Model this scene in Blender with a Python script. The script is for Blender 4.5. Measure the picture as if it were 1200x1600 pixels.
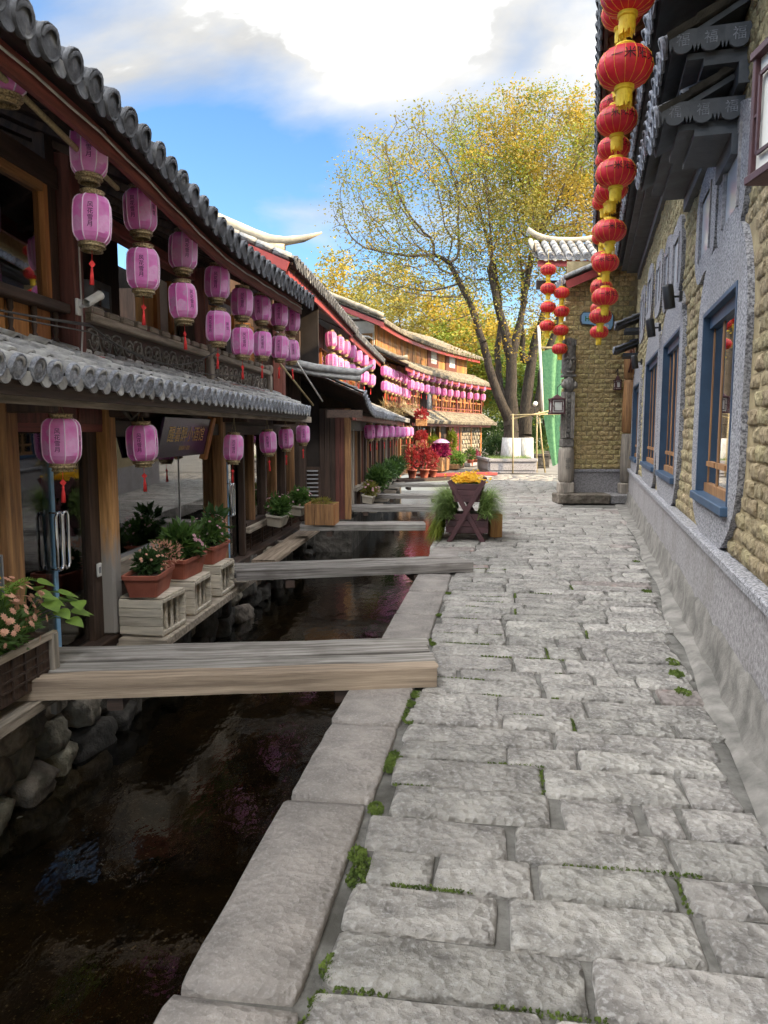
import bpy, math, random
from mathutils import Vector, Matrix, Euler, kdtree, noise
for o in list(bpy.data.objects): bpy.data.objects.remove(o)
sc = bpy.context.scene; col = sc.collection
R = math.radians; rnd = random.Random(11); PI = math.pi
U = rnd.uniform
# ---------------------------------------------------------------- camera
cam = bpy.data.cameras.new('camera'); camo = bpy.data.objects.new('camera', cam); col.objects.link(camo)
camo.location = (0, 0, 1.6); camo.rotation_euler = (R(90) - math.atan(125 / 1150), 0, 0)
cam.sensor_fit = 'VERTICAL'; cam.sensor_height = 24; cam.lens = 24 * 1150 / 1600
cam.clip_start = .05; cam.clip_end = 4000; sc.camera = camo
# ---------------------------------------------------------------- sky
SUN_TO = Vector((.95, -.30, .50)).normalized()
w = bpy.data.worlds.new('World'); sc.world = w; w.use_nodes = True
nt = w.node_tree; nt.nodes.clear(); N = nt.nodes.new; L = nt.links.new
out = N('ShaderNodeOutputWorld'); sky = N('ShaderNodeTexSky'); sky.sky_type = 'NISHITA'; sky.sun_disc = False
sky.sun_elevation = math.asin(SUN_TO.z); sky.sun_rotation = math.atan2(SUN_TO.x, SUN_TO.y)
sky.air_density = 1.0; sky.dust_density = .4; sky.ozone_density = 3.0
hs = N('ShaderNodeHueSaturation'); hs.inputs['Saturation'].default_value = 1.15; L(sky.outputs[0], hs.inputs['Color'])
b1 = N('ShaderNodeBackground'); b1.inputs[1].default_value = .051; L(hs.outputs[0], b1.inputs[0])
b2 = N('ShaderNodeBackground'); b2.inputs[1].default_value = 1.0
tc = N('ShaderNodeTexCoord'); sep = N('ShaderNodeSeparateXYZ'); L(tc.outputs['Generated'], sep.inputs[0])
def mth(op, a, b=None):
    n = N('ShaderNodeMath'); n.operation = op
    for i, q in enumerate((a, b)):
        if q is None: continue
        if isinstance(q, (int, float)): n.inputs[i].default_value = q
        else: L(q, n.inputs[i])
    return n.outputs[0]
zz = mth('ADD', mth('MAXIMUM', sep.outputs[2], 0.0), .30)
mrz = N('ShaderNodeMapRange'); mrz.interpolation_type = 'SMOOTHSTEP'; mrz.inputs['From Min'].default_value = .22; mrz.inputs['From Max'].default_value = .62; mrz.inputs['To Min'].default_value = -.055; mrz.inputs['To Max'].default_value = .075; L(sep.outputs[2], mrz.inputs['Value'])
mrl = N('ShaderNodeMapRange'); mrl.interpolation_type = 'SMOOTHSTEP'; mrl.inputs['From Min'].default_value = .25; mrl.inputs['From Max'].default_value = .10; mrl.inputs['To Min'].default_value = 0; mrl.inputs['To Max'].default_value = .10; L(sep.outputs[2], mrl.inputs['Value'])
cmb = N('ShaderNodeCombineXYZ'); L(mth('DIVIDE', sep.outputs[0], zz), cmb.inputs[0]); L(mth('DIVIDE', sep.outputs[1], zz), cmb.inputs[1])
mp = N('ShaderNodeMapping'); mp.inputs['Location'].default_value = (5.2, 0.3, 0); mp.inputs['Scale'].default_value = (1.0, 1.45, 1); L(cmb.outputs[0], mp.inputs[0])
nz = N('ShaderNodeTexNoise'); nz.inputs['Scale'].default_value = 1.15; nz.inputs['Detail'].default_value = 9; nz.inputs['Roughness'].default_value = .52; nz.inputs['Distortion'].default_value = .25; L(mp.outputs[0], nz.inputs['Vector'])
rp = N('ShaderNodeValToRGB'); rp.color_ramp.elements[0].position = .44; rp.color_ramp.elements[1].position = .60; vv = mth('ADD', mth('ADD', nz.outputs[0], mrz.outputs[0]), mrl.outputs[0]); L(vv, rp.inputs[0])
nz2 = N('ShaderNodeTexNoise'); nz2.inputs['Scale'].default_value = 2.6; nz2.inputs['Detail'].default_value = 6; L(mp.outputs[0], nz2.inputs['Vector'])
rp2 = N('ShaderNodeValToRGB'); e = rp2.color_ramp.elements; e[0].position = .45; e[0].color = (.135, .148, .168, 1); e[1].position = .60; e[1].color = (.170, .170, .168, 1); L(vv, rp2.inputs[0])
sh = N('ShaderNodeMapRange'); sh.inputs['From Min'].default_value = .35; sh.inputs['From Max'].default_value = .62; sh.inputs['To Min'].default_value = .74; sh.inputs['To Max'].default_value = 1.06; L(nz2.outputs[0], sh.inputs['Value'])
core = N('ShaderNodeMapRange'); core.interpolation_type = 'SMOOTHSTEP'; core.inputs['From Min'].default_value = .60; core.inputs['From Max'].default_value = .78; core.inputs['To Min'].default_value = 0; core.inputs['To Max'].default_value = 30; L(vv, core.inputs['Value'])
vs_ = N('ShaderNodeVectorMath'); vs_.operation = 'SCALE'; L(rp2.outputs[0], vs_.inputs[0]); L(mth('ADD', sh.outputs[0], core.outputs[0]), vs_.inputs['Scale']); L(vs_.outputs[0], b2.inputs[0])
mx = N('ShaderNodeMixShader'); L(rp.outputs[0], mx.inputs[0]); L(b1.outputs[0], mx.inputs[1]); L(b2.outputs[0], mx.inputs[2]); L(mx.outputs[0], out.inputs[0])
# ---------------------------------------------------------------- sun, exposure
sl = bpy.data.lights.new('sun', 'SUN'); sl.energy = 2.0; sl.angle = R(.6); sl.color = (1, .78, .50)
so = bpy.data.objects.new('sun', sl); col.objects.link(so); so.location = SUN_TO * 60; so.rotation_euler = SUN_TO.to_track_quat('Z', 'Y').to_euler()
vs = sc.view_settings; vs.view_transform = 'Standard'; vs.look = 'None'; vs.exposure = 2.55; vs.gamma = 1
sc.cycles.max_bounces = 8; sc.cycles.transparent_max_bounces = 16; sc.cycles.use_denoising = True; sc.cycles.caustics_reflective = False; sc.cycles.caustics_refractive = False
# ---------------------------------------------------------------- materials
MAT = {}
def mat(name, c1, c2=None, sc_=4, rough=.75, bump=.2, bs=40, stretch=None, var=.15, spec=None, spot=None, metal=0, lo=.35, hi=.65, voro=0, alpha_tr=0, worldco=False, detail=5, bdist=.01, hue=0):
    m = bpy.data.materials.new(name); m.use_nodes = True; t = m.node_tree; n = t.nodes; l = t.links.new
    p = n['Principled BSDF']; p.inputs['Roughness'].default_value = rough; p.inputs['Metallic'].default_value = metal
    if spec is not None: p.inputs['Specular IOR Level'].default_value = spec
    co = n.new('ShaderNodeTexCoord'); oi = n.new('ShaderNodeObjectInfo')
    va = n.new('ShaderNodeVectorMath'); va.operation = 'ADD'
    vm = n.new('ShaderNodeVectorMath'); vm.operation = 'SCALE'; vm.inputs[0].default_value = (17, 23, 31); l(oi.outputs['Random'], vm.inputs['Scale'])
    if worldco:
        g = n.new('ShaderNodeNewGeometry'); src = g.outputs['Position']
    else:
        l(co.outputs['Object'], va.inputs[0]); l(vm.outputs[0], va.inputs[1]); src = va.outputs[0]
    if stretch:
        mp_ = n.new('ShaderNodeMapping'); mp_.inputs['Scale'].default_value = stretch; l(src, mp_.inputs[0]); s2 = mp_.outputs[0]
    else: s2 = src
    no = n.new('ShaderNodeTexNoise'); no.inputs['Scale'].default_value = sc_; no.inputs['Detail'].default_value = detail; no.inputs['Roughness'].default_value = .6; l(s2, no.inputs['Vector'])
    rp_ = n.new('ShaderNodeValToRGB'); e_ = rp_.color_ramp.elements; e_[0].position = lo; e_[1].position = hi
    c2 = c2 or tuple(x * .7 for x in c1)
    e_[0].color = (*c2, 1); e_[1].color = (*c1, 1); l(no.outputs[0], rp_.inputs[0]); c = rp_.outputs[0]
    if spot:   # (colour, scale, threshold lo, hi, amount)
        sn = n.new('ShaderNodeTexNoise'); sn.inputs['Scale'].default_value = spot[1]; sn.inputs['Detail'].default_value = 6; l(src, sn.inputs['Vector'])
        sr = n.new('ShaderNodeValToRGB'); sr.color_ramp.elements[0].position = spot[2]; sr.color_ramp.elements[1].position = spot[3]; l(sn.outputs[0], sr.inputs[0])
        mm = n.new('ShaderNodeMix'); mm.data_type = 'RGBA'; mu = n.new('ShaderNodeMath'); mu.operation = 'MULTIPLY'; mu.inputs[1].default_value = spot[4]; l(sr.outputs[0], mu.inputs[0])
        l(mu.outputs[0], mm.inputs['Factor']); l(c, mm.inputs['A']); mm.inputs['B'].default_value = (*spot[0], 1); c = mm.outputs['Result']
    if var or hue:
        hv = n.new('ShaderNodeHueSaturation'); mr = n.new('ShaderNodeMapRange'); mr.inputs['To Min'].default_value = 1 - var; mr.inputs['To Max'].default_value = 1 + var
        l(oi.outputs['Random'], mr.inputs['Value']); l(mr.outputs[0], hv.inputs['Value']); l(c, hv.inputs['Color']); c = hv.outputs[0]
        if hue:
            mr2 = n.new('ShaderNodeMapRange'); mr2.inputs['To Min'].default_value = .5 - hue; mr2.inputs['To Max'].default_value = .5 + hue
            fr = n.new('ShaderNodeMath'); fr.operation = 'FRACT'; mu2 = n.new('ShaderNodeMath'); mu2.operation = 'MULTIPLY'; mu2.inputs[1].default_value = 7.3; l(oi.outputs['Random'], mu2.inputs[0]); l(mu2.outputs[0], fr.inputs[0])
            l(fr.outputs[0], mr2.inputs['Value']); l(mr2.outputs[0], hv.inputs['Hue'])
    l(c, p.inputs['Base Color'])
    if bump:
        bn = n.new('ShaderNodeTexNoise'); bn.inputs['Scale'].default_value = bs; bn.inputs['Detail'].default_value = 6; bn.inputs['Roughness'].default_value = .65; l(s2, bn.inputs['Vector']); h = bn.outputs[0]
        if voro:
            vo = n.new('ShaderNodeTexVoronoi'); vo.inputs['Scale'].default_value = voro; l(s2, vo.inputs['Vector']); ad = n.new('ShaderNodeMath'); ad.operation = 'ADD'; l(h, ad.inputs[0]); l(vo.outputs['Distance'], ad.inputs[1]); h = ad.outputs[0]
        bu = n.new('ShaderNodeBump'); bu.inputs['Strength'].default_value = bump; bu.inputs['Distance'].default_value = bdist; l(h, bu.inputs['Height']); l(bu.outputs[0], p.inputs['Normal'])
    if alpha_tr:  # thin cloth or leaf: lets light through
        tr = n.new('ShaderNodeBsdfTranslucent'); l(c, tr.inputs[0]); ms = n.new('ShaderNodeMixShader'); ms.inputs[0].default_value = alpha_tr
        l(p.outputs[0], ms.inputs[1]); l(tr.outputs[0], ms.inputs[2]); l(ms.outputs[0], n['Material Output'].inputs[0])
    MAT[name] = m; return m
def glass(name, tint, refl=1.0, rough=.02, bump=0):
    m = bpy.data.materials.new(name); m.use_nodes = True; t = m.node_tree; n = t.nodes; l = t.links.new; n.remove(n['Principled BSDF'])
    tr = n.new('ShaderNodeBsdfTransparent'); tr.inputs[0].default_value = (*tint, 1); g = n.new('ShaderNodeBsdfGlossy'); g.inputs['Roughness'].default_value = rough
    fr = n.new('ShaderNodeFresnel'); fr.inputs[0].default_value = 1.45; mu = n.new('ShaderNodeMath'); mu.operation = 'MULTIPLY'; mu.inputs[1].default_value = refl; mu.use_clamp = True; l(fr.outputs[0], mu.inputs[0])
    ms = n.new('ShaderNodeMixShader'); l(mu.outputs[0], ms.inputs[0]); l(tr.outputs[0], ms.inputs[1]); l(g.outputs[0], ms.inputs[2]); l(ms.outputs[0], n['Material Output'].inputs[0])
    if bump:
        ge = n.new('ShaderNodeNewGeometry'); mp_ = n.new('ShaderNodeMapping'); mp_.inputs['Scale'].default_value = (1, .55, 1); l(ge.outputs['Position'], mp_.inputs[0])
        no = n.new('ShaderNodeTexNoise'); no.inputs['Scale'].default_value = 9; no.inputs['Detail'].default_value = 4; l(mp_.outputs[0], no.inputs['Vector'])
        bu = n.new('ShaderNodeBump'); bu.inputs['Strength'].default_value = bump; bu.inputs['Distance'].default_value = .03; l(no.outputs[0], bu.inputs['Height']); l(bu.outputs[0], g.inputs['Normal']); l(bu.outputs[0], fr.inputs['Normal'])
    MAT[name] = m; return m
# stone, plaster, ground
mat('paving', (.46, .435, .40), (.20, .188, .174), 6, .5, 1.0, 26, var=.2, spot=((.56, .55, .54), 62, .52, .64, .45), voro=24, hue=.014, bdist=.03)
mat('kerb_stone', (.36, .325, .30), (.225, .205, .19), 5, .8, .9, 40, var=.1, spot=((.46, .44, .42), 90, .52, .68, .4), voro=30, bdist=.012)
mat('mortar', (.20, .193, .178), (.085, .081, .073), 9, .92, .8, 50, worldco=True, var=0, spot=((.045, .042, .034), 3.0, .50, .66, .8))
mat('concrete', (.27, .255, .235), (.12, .115, .105), 5, .85, .9, 24, worldco=True, var=0, spot=((.14, .135, .12), 1.3, .56, .75, .6))
mat('far_paving', (.27, .26, .24), (.16, .155, .145), 1.2, .75, .5, 14, worldco=True, var=0)
mat('adobe', (.54, .445, .27), (.34, .27, .15), 16, .95, 1.0, 34, var=.14, voro=17, bdist=.045, hue=.012)
mat('adobe_bed', (.42, .34, .195), (.28, .22, .12), 8, .95, .8, 40, worldco=True, var=0)
mat('speckle', (.44, .44, .47), (.10, .10, .115), 62, .85, .7, 80, lo=.38, hi=.60, worldco=True, var=0, spot=((.24, .235, .24), 2.0, .48, .7, .55), detail=3)
mat('granite', (.40, .385, .395), (.20, .19, .195), 34, .8, .6, 60, worldco=True, var=0, spot=((.20, .19, .175), 1.8, .5, .72, .6))
mat('adobe_yellow', (.68, .54, .27), (.47, .36, .165), 16, .95, 1.0, 34, var=.12, voro=17, bdist=.04, hue=.01)
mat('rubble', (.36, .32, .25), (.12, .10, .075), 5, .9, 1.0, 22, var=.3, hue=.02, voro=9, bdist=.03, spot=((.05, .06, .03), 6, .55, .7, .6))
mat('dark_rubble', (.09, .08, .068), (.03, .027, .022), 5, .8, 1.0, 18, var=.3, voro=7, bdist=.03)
mat('bed', (.095, .062, .03), (.02, .014, .008), 7, .95, .8, 30, worldco=True, var=0, spot=((.50, .38, .20), 55, .62, .70, .85))
mat('soil', (.06, .04, .025), None, 20, .95, .8, 60)
# roofs
mat('tile_dark', (.12, .125, .14), (.04, .042, .05), 9, .7, .5, 40, var=.25, spot=((.34, .34, .33), 5, .60, .72, .7))
mat('tile_light', (.46, .455, .44), (.22, .22, .225), 8, .75, .6, 40, var=.22, spot=((.50, .50, .48), 7, .60, .70, .75))
mat('tile_disc', (.38, .40, .45), (.14, .15, .18), 40, .7, .9, 70, var=.2)
mat('tile_warm', (.34, .30, .23), (.15, .135, .11), 5, .85, .7, 30, var=.18)
mat('tile_bed', (.12, .115, .105), (.05, .048, .045), 6, .9, .6, 40, var=0)
mat('slate', (.085, .095, .11), (.045, .05, .058), 5, .6, .3, 50, var=.15)
mat('ridge', (.50, .44, .32), (.30, .27, .22), 6, .85, .5, 40, var=.1)
# wood: grain runs along the stretched axis
V_ = (9, 9, .7); H_ = (9, .7, 9); X_ = (.7, 9, 9)
mat('wood_dark', (.085, .05, .034), (.034, .02, .014), 3, .65, .4, 9, stretch=V_, var=.2)
mat('wood_dark_h', (.075, .045, .032), (.03, .018, .013), 3, .65, .4, 9, stretch=H_, var=.2)
mat('wood_red', (.19, .06, .043), (.08, .027, .02), 3, .6, .35, 9, stretch=V_, var=.15)
mat('wood_red_h', (.30, .08, .06), (.13, .038, .03), 3, .6, .35, 9, stretch=H_, var=.12)
mat('wood_orange', (.52, .24, .07), (.30, .125, .035), 3, .6, .35, 9, stretch=V_, var=.14, hue=.01)
mat('wood_orange_h', (.44, .22, .08), (.24, .11, .04), 3, .6, .35, 9, stretch=H_, var=.14)
mat('wood_brown', (.40, .21, .085), (.18, .09, .04), 3, .65, .4, 9, stretch=V_, var=.2)
mat('wood_grey_h', (.46, .39, .31), (.20, .17, .135), 3, .85, .7, 9, stretch=H_, var=.14)
mat('wood_grey', (.40, .35, .29), (.18, .16, .14), 3, .85, .7, 9, stretch=V_, var=.14)
mat('plank', (.45, .42, .39), (.15, .135, .12), 2.6, .85, 1.0, 10, stretch=(.55, 16, 16), var=.12, hue=.01, spot=((.13, .115, .10), 3, .55, .7, .5))
mat('plank_edge', (.46, .36, .265), (.22, .165, .12), 2.2, .8, .6, 8, stretch=(.6, 14, 14), var=.06)
mat('crate', (.66, .59, .48), (.42, .37, .30), 3, .85, .5, 10, stretch=(1, 9, 9), var=.12)
mat('carved', (.20, .185, .165), (.075, .068, .06), 12, .75, .5, 40, var=.1)
mat('carved_light', (.34, .31, .27), (.16, .145, .125), 12, .8, .5, 40, var=.1)
mat('red_paint', (.34, .055, .05), (.22, .035, .033), 4, .5, .2, 30, var=.1)
mat('maroon', (.085, .03, .035), (.05, .018, .022), 5, .55, .3, 30, var=.1)
mat('blue_paint', (.045, .095, .17), (.03, .065, .12), 3, .5, .15, 30, var=.05)
mat('white_paint', (.78, .77, .74), (.60, .59, .56), 3, .7, .2, 30, var=.05)
mat('cream_wall', (.70, .67, .60), (.48, .46, .41), 2, .85, .2, 30, var=.05)
mat('black_metal', (.03, .03, .033), None, 8, .45, .1, 60, var=.1)
mat('grey_metal', (.28, .28, .29), None, 8, .5, .1, 60, var=.1)
mat('chrome', (.75, .76, .78), (.68, .69, .71), 8, .12, 0, metal=1, var=0)
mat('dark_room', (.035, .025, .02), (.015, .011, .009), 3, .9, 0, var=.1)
mat('dark_grey_wall', (.06, .062, .065), (.035, .036, .038), 3, .9, .2, var=.1)
mat('floor_tile', (.14, .17, .165), (.09, .11, .105), 3, .4, 0, var=.05)
mat('terracotta', (.40, .12, .075), (.28, .08, .05), 5, .75, .3, 50, var=.12)
mat('pot_cream', (.62, .56, .46), (.42, .38, .31), 5, .75, .3, 50, var=.1)
mat('gold', (.52, .40, .22), (.13, .095, .05), 90, .4, .6, 160, metal=.55, var=.08, detail=2)
mat('gold_yellow', (.90, .66, .04), (.78, .50, .02), 30, .6, .2, 80, var=.05)
mat('gold_letter', (.72, .48, .12), (.60, .38, .09), 8, .4, 0, metal=.3, var=0)
mat('ink', (.03, .012, .045), None, 5, .8, 0, var=0)
mat('ink_black', (.02, .008, .01), None, 5, .8, 0, var=0)
mat('pink', (.93, .43, .79), (.88, .22, .66), 9, .55, .12, 30, var=.07, spot=((.82, .50, .74), 6, .52, .68, .6), alpha_tr=.5, hue=.006)
mat('pink_pale', (.86, .50, .77), (.80, .38, .68), 30, .6, 0, var=.04, alpha_tr=.3)
mat('rib_white', (.86, .70, .82), (.80, .60, .76), 10, .6, 0, var=.03)
mat('red_silk', (.74, .03, .05), (.58, .02, .035), 9, .5, .15, 40, var=.08, alpha_tr=.25)
mat('tassel_red', (.70, .035, .035), (.52, .02, .02), 30, .7, .2, 90, var=.08)
mat('sign_purple', (.055, .018, .07), (.028, .012, .03), 2.5, .25, 0, var=0)
mat('sign_blue', (.25, .46, .68), (.19, .38, .60), 4, .5, .1, 30, var=0)
mat('sign_dark', (.10, .11, .13), None, 4, .6, 0, var=0)
mat('letter_green', (.02, .22, .06), None, 4, .5, 0, var=0)
mat('letter_yellow', (.82, .66, .05), None, 4, .6, 0, var=0)
mat('paper', (.78, .77, .72), (.68, .67, .62), 5, .8, .1, 30, var=.05)
mat('net_green', (.22, .46, .24), (.13, .33, .17), 12, .8, .3, 60, var=.1, alpha_tr=.45)
mat('bamboo', (.44, .36, .19), (.28, .22, .11), 8, .6, .2, 40, stretch=V_, var=.15)
mat('cable', (.09, .085, .08), None, 8, .6, 0, var=.3)
mat('cable_light', (.55, .53, .5), None, 8, .6, 0, var=.1)
mat('bark', (.075, .06, .047), (.022, .018, .014), 4, .95, 1.0, 12, stretch=(6, 6, 1.2), var=.1, bdist=.04)
mat('bark_twig', (.15, .115, .08), (.07, .052, .038), 6, .9, .3, 30, var=.1)
mat('limewash', (.62, .63, .64), (.36, .36, .36), 5, .9, .6, 18, stretch=(6, 6, 1.2), var=.03, bdist=.03)
mat('sky_pane', (.66, .70, .75), (.60, .64, .70), 3, .12, 0, var=.03)  # opaque pale blue-white, reflected sky put into the pane colour
# foliage
LEAF = dict(rough=.55, bump=0, alpha_tr=.4, worldco=True, var=.12)
mat('leaf_gold', (.50, .34, .03), (.28, .22, .03), .9, **LEAF)
mat('leaf_olive', (.34, .29, .05), (.20, .19, .035), .9, **LEAF)
mat('leaf_lime', (.30, .34, .035), (.15, .21, .025), .8, **LEAF)
mat('leaf_green', (.12, .22, .045), (.045, .10, .022), 9, **LEAF)
mat('leaf_deep', (.065, .13, .035), (.025, .055, .015), 7, **LEAF)
mat('leaf_fresh', (.27, .42, .07), (.16, .28, .045), 9, **LEAF)
mat('grass_blade', (.30, .40, .13), (.13, .21, .055), 8, **LEAF)
mat('paving_pink', (.40, .35, .325), (.19, .165, .155), 6, .5, 1.0, 26, var=.15, spot=((.42, .20, .16), 7, .62, .72, .5), voro=24, bdist=.03)
mat('moss', (.16, .225, .04), (.065, .105, .018), 14, .9, .6, 60, worldco=True, var=0)
mat('leaf_red', (.42, .045, .045), (.24, .02, .025), 8, **LEAF)
mat('leaf_magenta', (.40, .02, .12), (.22, .012, .07), 8, **LEAF)
mat('petal_yellow', (.86, .56, .015), (.74, .40, .008), 25, **LEAF)
mat('petal_peach', (.78, .46, .30), (.62, .30, .22), 25, **LEAF)
mat('petal_pink', (.72, .42, .46), (.56, .28, .34), 25, **LEAF)
glass('glass', (.80, .84, .84), 2.2)
glass('glass_bright', (.72, .76, .78), 5.0)
glass('water', (.42, .38, .30), 1.7, .03, .2)
# ---------------------------------------------------------------- mesh helpers
class MB:
    def __init__(s): s.v = []; s.f = []
    def add(s, vs_, fs, m=None):
        k = len(s.v)
        s.v += [tuple(m @ Vector(q)) for q in vs_] if m else [tuple(q) for q in vs_]
        s.f += [tuple(i + k for i in q) for q in fs]; return s
    def box(s, x0, x1, y0, y1, z0, z1, bev=0, m=None, jit=0):
        a = (x0, y0, z0); b = (x1, y1, z1)
        if not bev:
            vs_ = [((a, b)[i & 1][0], (a, b)[i >> 1 & 1][1], (a, b)[i >> 2][2]) for i in range(8)]
            if jit: vs_ = [tuple(c + U(-jit, jit) for c in q) for q in vs_]
            return s.add(vs_, [(0, 2, 3, 1), (4, 5, 7, 6), (0, 1, 5, 4), (2, 6, 7, 3), (0, 4, 6, 2), (1, 3, 7, 5)], m)
        vs_ = []; 
        for i in range(8):
            sg = [(-1, 1)[i & 1], (-1, 1)[i >> 1 & 1], (-1, 1)[i >> 2]]; c = [(a, b)[i & 1][0], (a, b)[i >> 1 & 1][1], (a, b)[i >> 2][2]]
            j = [U(-jit, jit) for _ in range(3)]
            for ax in range(3): vs_.append(tuple(c[k] + j[k] - (sg[k] * bev if k != ax else 0) for k in range(3)))
        ix = lambda i, ax: i * 3 + ax
        fs = []
        for ax in range(3):
            b1_, b2_ = [q for q in range(3) if q != ax]
            for sd in (0, 1):
                q = [(sd << ax) | (p << b1_) | (r << b2_) for p, r in ((0, 0), (1, 0), (1, 1), (0, 1))]
                flip = (sd == 1) == (ax != 1)
                fs.append(tuple(ix(i, ax) for i in (q if flip else q[::-1])))
        for ax in range(3):
            b1_, b2_ = [q for q in range(3) if q != ax]
            for p in (0, 1):
                for r in (0, 1):
                    i = (p << b1_) | (r << b2_); j = i | (1 << ax)
                    fs.append((ix(i, b1_), ix(j, b1_), ix(j, b2_), ix(i, b2_)))
        for i in range(8): fs.append((ix(i, 0), ix(i, 1), ix(i, 2)))
        return s.add(vs_, fs, m)
    def tube(s, pts, r, n=8, cap=True):
        pts = [Vector(p) for p in pts]; k = len(s.v); rr = r if isinstance(r, (list, tuple)) else [r] * len(pts)
        prev = None
        for i, p in enumerate(pts):
            d = (pts[min(i + 1, len(pts) - 1)] - pts[max(i - 1, 0)]).normalized()
            if prev is None: x = d.orthogonal().normalized()
            else: x = (prev - d * prev.dot(d)).normalized()
            prev = x; y = d.cross(x)
            for j in range(n): a = 2 * PI * j / n; s.v.append(tuple(p + (x * math.cos(a) + y * math.sin(a)) * rr[i]))
        for i in range(len(pts) - 1):
            for j in range(n): a = k + i * n + j; b = k + i * n + (j + 1) % n; s.f.append((a, b, b + n, a + n))
        if cap: s.f.append(tuple(k + j for j in range(n))[::-1]); s.f.append(tuple(k + (len(pts) - 1) * n + j for j in range(n)))
        return s
    def lathe(s, prof, n=16, c=(0, 0, 0), rad=None, cap=False, rot=0):
        k = len(s.v)
        for r, z in prof:
            for j in range(n):
                a = 2 * PI * j / n + rot; q = r * (rad(a, z) if rad else 1); s.v.append((c[0] + q * math.cos(a), c[1] + q * math.sin(a), c[2] + z))
        for i in range(len(prof) - 1):
            for j in range(n): a = k + i * n + j; b = k + i * n + (j + 1) % n; s.f.append((a, b, b + n, a + n))
        if cap: s.f.append(tuple(k + j for j in range(n))[::-1]); s.f.append(tuple(k + (len(prof) - 1) * n + j for j in range(n)))
        return s
    def prism(s, poly, t0, t1, m):   # polygon in (a,b), extruded along third axis, m maps (a,b,t)
        n = len(poly); vs_ = [(a, b, t0) for a, b in poly] + [(a, b, t1) for a, b in poly]
        fs = [tuple(range(n))[::-1], tuple(range(n, 2 * n))] + [(i, (i + 1) % n, n + (i + 1) % n, n + i) for i in range(n)]
        return s.add(vs_, fs, m)
    def mesh(s, name, smooth=False, warp=None):
        if warp: s.v = [warp(q) for q in s.v]
        me = bpy.data.meshes.new(name); me.from_pydata(s.v, [], s.f)
        if smooth: me.polygons.foreach_set('use_smooth', [True] * len(me.polygons))
        me.update(); return me
    def build(s, name, m, parent=None, smooth=False, warp=None, loc=(0, 0, 0), rot=(0, 0, 0), kind=None):
        return ob(name, s.mesh(name, smooth, warp), m, parent, loc, rot, kind)
def ob(name, me, m, parent=None, loc=(0, 0, 0), rot=(0, 0, 0), kind=None):
    if m and not me.materials: me.materials.append(MAT[m] if isinstance(m, str) else m)
    o = bpy.data.objects.new(name, me); col.objects.link(o); o.parent = parent; o.location = loc; o.rotation_euler = rot
    if kind: o['kind'] = kind
    return o
def thing(name, label, cat, loc=(0, 0, 0), rotz=0, group=None):
    o = bpy.data.objects.new(name, None); col.objects.link(o); o.empty_display_size = .1; o.location = loc; o.rotation_euler = (0, 0, rotz); tag(o, label, cat, group); return o
def tag(o, label, cat, group=None):
    o['label'] = label; o['category'] = cat
    if group: o['group'] = group
    return o
def struct(o): o['kind'] = 'structure'; return o
def copy_tree(o, loc, rotz=0, label=None, group=None, scale=None):
    allc = {}
    def rec(a, par):
        c = a.copy(); col.objects.link(c); c.parent = par
        for ch in a.children: rec(ch, c)
        return c
    c = rec(o, None); c.location = loc; c.rotation_euler = (0, 0, rotz)
    if label: c['label'] = label
    if group: c['group'] = group
    if scale: c.scale = (scale,) * 3
    return c
def bx(name, m, parent, x0, x1, y0, y1, z0, z1, bev=0, jit=0, rot=(0, 0, 0), loc=None):
    # box as its own part, origin at its centre
    cx, cy, cz = (x0 + x1) / 2, (y0 + y1) / 2, (z0 + z1) / 2
    return MB().box(x0 - cx, x1 - cx, y0 - cy, y1 - cy, z0 - cz, z1 - cz, bev, jit=jit).build(name, m, parent, loc=(cx, cy, cz), rot=rot)
def text_mb(s, size=1.0, vertical=False, gap=1.05, bold=0):
    # flat glyph faces in (x, y), centred
    c = bpy.data.curves.new('text', 'FONT'); c.body = '\n'.join(s) if vertical else s; c.size = size; c.align_x = 'CENTER'; c.space_line = gap if vertical else 1; c.resolution_u = 2; c.offset = bold
    o = bpy.data.objects.new('text', c); col.objects.link(o); dg = bpy.context.evaluated_depsgraph_get(); me = bpy.data.meshes.new_from_object(o.evaluated_get(dg))
    vs_ = [v.co.copy() for v in me.vertices]; fs = [tuple(p.vertices) for p in me.polygons]
    bpy.data.objects.remove(o); bpy.data.meshes.remove(me); bpy.data.curves.remove(c)
    if not vs_: return MB()
    ax = (min(v.x for v in vs_) + max(v.x for v in vs_)) / 2; ay = (min(v.y for v in vs_) + max(v.y for v in vs_)) / 2
    b = MB(); b.v = [(v.x - ax, v.y - ay, 0) for v in vs_]; b.f = fs; return b
def leafball(n, rx, ry, rz, size, seed=0, up=.3, shell=.35, shape=2, squash=1.0):
    # n leaf faces (folded pairs) through an ellipsoid
    r = random.Random(seed); b = MB()
    for _ in range(n):
        d = Vector((r.gauss(0, 1), r.gauss(0, 1), r.gauss(0, 1))).normalized(); q = (shell + (1 - shell) * r.random()) * (.75 + .35 * noise.noise(d * 2.1 + Vector((seed, 0, 0))))
        p = Vector((d.x * rx, d.y * ry, d.z * rz)) * q
        leaf(b, p, (d + Vector((r.uniform(-.8, .8), r.uniform(-.8, .8), up + r.uniform(-.5, .5)))).normalized(), size * r.uniform(.6, 1.3), r)
    return b
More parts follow.
